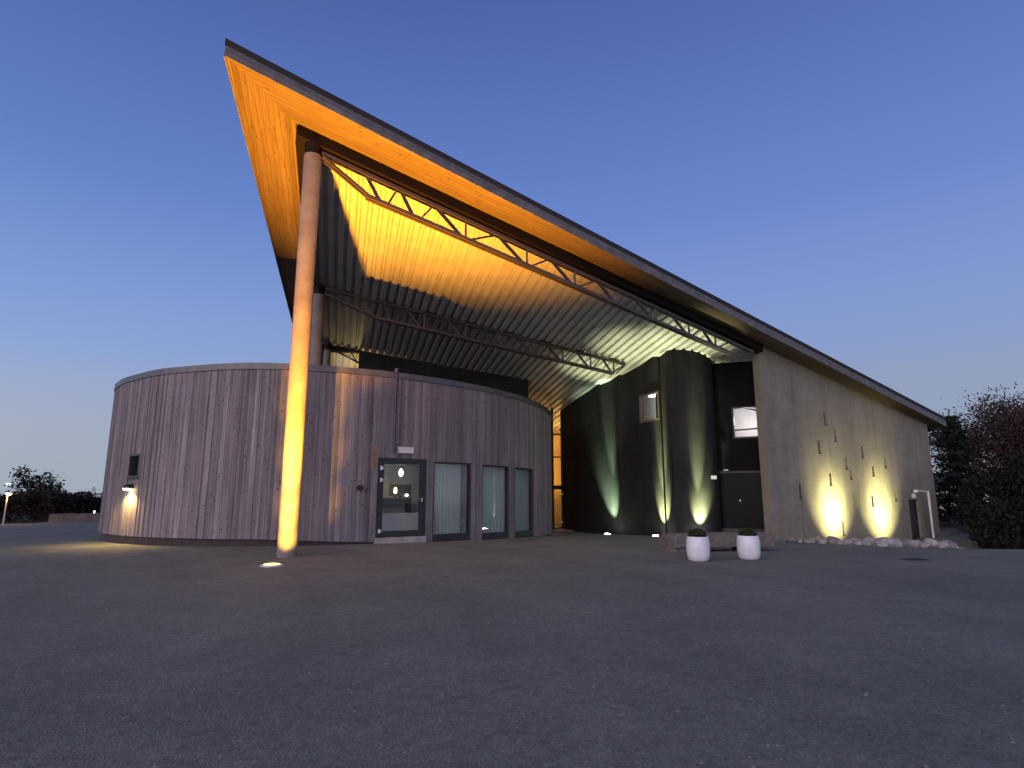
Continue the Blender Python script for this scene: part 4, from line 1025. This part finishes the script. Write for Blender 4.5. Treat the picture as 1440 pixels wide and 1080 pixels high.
# street lamps
def street_lamp(x, y, h, label, colr, st, arm, watts, k=1.0):
    z = gz(x, y); e = empty('street_lamp', (x, y, z), label, 'street lamp')
    mb = MB(); mb.tube([(x, y, z), (x, y, z + h), (x + arm * .3, y - .1 * k, z + h + .2 * k), (x + arm, y - .3 * k, z + h + .28 * k)], [.09 * k, .07 * k, .05 * k, .045 * k], 10); mb.build('pole', M_STEELL, e)
    mb = MB(); hx = x + arm * 1.25
    mb.hexa([(hx - .4 * k, y - .5 * k, z + h + .2 * k), (hx + .4 * k, y - .5 * k, z + h + .2 * k), (hx + .4 * k, y - .1 * k, z + h + .2 * k), (hx - .4 * k, y - .1 * k, z + h + .2 * k), (hx - .3 * k, y - .45 * k, z + h + .4 * k), (hx + .35 * k, y - .45 * k, z + h + .4 * k), (hx + .35 * k, y - .15 * k, z + h + .4 * k), (hx - .3 * k, y - .15 * k, z + h + .4 * k)])
    mb.build('lamp_head', M_STEELL, e)
    mb = MB(); mb.lathe((hx, y - .3 * k, z + h), [(.001, 0), (.2 * k, .03 * k), (.3 * k, .12 * k), (.32 * k, .198 * k)], 20); mb.build('lens', emit('street_' + label[:10], colr, st), e)
    point('street_light', (hx, y - .35 * k, z + h - .08), watts, colr, .05)
street_lamp(-25.45, 31.0, 1.42, 'orange glowing street lamp on a lit pole at the left edge', (1, .5, .12), .9, .12, 1.6, .4)
street_lamp(-56.5, 68.5, 3.1, 'small white street lamp high at the far left edge', (.95, .97, 1), .35, .3, .5, .7)
# pylon with wires
px, py = -242, 355; pz = gz(px, py)
pyl = empty('electricity_pylon', (px, py, pz), 'tiny lattice electricity pylon far away on the left horizon', 'pylon')
mb = MB(); Hh = 6.4 - pz
for sx in (-1, 1):
    for sy in (-1, 1): mb.bar((px + 2 * sx, py + 2 * sy, pz), (px + .25 * sx, py + .25 * sy, pz + Hh), .25, .25)
for i in range(7):
    z0_ = pz + Hh * i / 7; w0_ = 2 - 1.75 * i / 7; w1_ = 2 - 1.75 * (i + 1) / 7
    mb.bar((px - w0_, py - w0_, z0_), (px + w1_, py - w1_, pz + Hh * (i + 1) / 7), .15, .15); mb.bar((px + w0_, py - w0_, z0_), (px - w1_, py - w1_, pz + Hh * (i + 1) / 7), .15, .15)
mb.build('lattice', M_STEELL, pyl)
mb = MB()
for f, wd in ((.72, 4), (.88, 3)): mb.bar((px - wd, py, pz + Hh * f), (px + wd, py, pz + Hh * f), .25, .25)
mb.build('crossarm', M_STEELL, pyl)
mb = MB()
for f, wd in ((.72, -4), (.72, 4), (.88, 3)):
    mb.tube([(px + wd - 90, py - 20, pz + Hh * f + .3), (px + wd - 45, py - 10, pz + Hh * f - 1.2), (px + wd, py, pz + Hh * f)], .05, 4); mb.tube([(px + wd, py, pz + Hh * f), (px + wd + 60, py + 40, pz + Hh * f - 1.2), (px + wd + 120, py + 80, pz + Hh * f + .3)], .05, 4)
mb.build('wire', M_STEELL, pyl)
# small lights far off
mb = MB(); mb.lathe((-23.4, 34.6, .45), [(.001, 0), (.035, .01), (.045, .06), (.03, .12), (.001, .13)], 12); mb.tube([(-23.4, 34.6, -.05), (-23.4, 34.6, .45)], .02, 8)
tag(mb.build('path_light', emit('path_glow', (1, .95, .9), .12)), 'small white path light beside the pavilion at the left', 'light')

# ------------------------------------------------------------------ sky, camera, view
wd = bpy.data.worlds.new('World'); sc.world = wd; wd.use_nodes = True
nt = wd.node_tree; bg = nt.nodes['Background']; wo = nt.nodes['World Output']
def wn(t, **kw):
    q = nt.nodes.new(t)
    for a_, b_ in kw.items(): setattr(q, a_, b_)
    return q
sky = wn('ShaderNodeTexSky', sky_type='NISHITA', sun_disc=False)
sky.sun_elevation = R(-3.0); sky.sun_rotation = R(-150); sky.ozone_density = 2.5; sky.dust_density = 1.0; sky.altitude = 0
nt.links.new(sky.outputs[0], bg.inputs[0]); bg.inputs[1].default_value = 0.12
# dusk gradient by elevation (clear zenith blue to pale haze) plus the western afterglow
tc = wn('ShaderNodeTexCoord'); nrm = wn('ShaderNodeVectorMath', operation='NORMALIZE'); nt.links.new(tc.outputs['Generated'], nrm.inputs[0])
sx = wn('ShaderNodeSeparateXYZ'); nt.links.new(nrm.outputs[0], sx.inputs[0])
rp = wn('ShaderNodeValToRGB'); nt.links.new(sx.outputs[2], rp.inputs[0])
stops = [(0.0, (.36, .42, .49)), (.05, (.34, .41, .50)), (.21, (.165, .285, .49)), (.42, (.068, .15, .37)), (.68, (.022, .058, .19)), (1.0, (.008, .03, .11))]
e = rp.color_ramp.elements
while len(e) < len(stops): e.new(.5)
for i, (p_, c_) in enumerate(stops): e[i].position = p_; e[i].color = (*c_, 1)
bg2 = wn('ShaderNodeBackground'); nt.links.new(rp.outputs[0], bg2.inputs[0]); bg2.inputs[1].default_value = 1 / 32
gd_ = Vector((math.sin(R(-152)) * math.cos(R(12)), math.cos(R(-152)) * math.cos(R(12)), math.sin(R(12))))
dt = wn('ShaderNodeVectorMath', operation='DOT_PRODUCT'); nt.links.new(nrm.outputs[0], dt.inputs[0]); dt.inputs[1].default_value = gd_
mx_ = wn('ShaderNodeMath', operation='MAXIMUM'); nt.links.new(dt.outputs['Value'], mx_.inputs[0]); mx_.inputs[1].default_value = 0
pw = wn('ShaderNodeMath', operation='POWER'); nt.links.new(mx_.outputs[0], pw.inputs[0]); pw.inputs[1].default_value = 3
st_ = wn('ShaderNodeMath', operation='MULTIPLY'); nt.links.new(pw.outputs[0], st_.inputs[0]); st_.inputs[1].default_value = 1 / 32
bg3 = wn('ShaderNodeBackground'); bg3.inputs[0].default_value = (1.9, 1.4, 1.2, 1); nt.links.new(st_.outputs[0], bg3.inputs[1])
a1 = wn('ShaderNodeAddShader'); a2 = wn('ShaderNodeAddShader')
nt.links.new(bg.outputs[0], a1.inputs[0]); nt.links.new(bg2.outputs[0], a1.inputs[1]); nt.links.new(a1.outputs[0], a2.inputs[0]); nt.links.new(bg3.outputs[0], a2.inputs[1])
nt.links.new(a2.outputs[0], wo.inputs['Surface'])

cam = bpy.data.cameras.new('camera'); co = bpy.data.objects.new('camera', cam); COL.objects.link(co)
co.location = (0, 0, 1.4); co.rotation_euler = (R(90) + math.atan(157 / 850), 0, 0)
cam.sensor_width = 36; cam.lens = 850 / 1440 * 36; cam.clip_end = 3000
sc.camera = co
sc.view_settings.view_transform = 'Standard'; sc.view_settings.look = 'None'; sc.view_settings.gamma = 1
sc.view_settings.exposure = 5.0
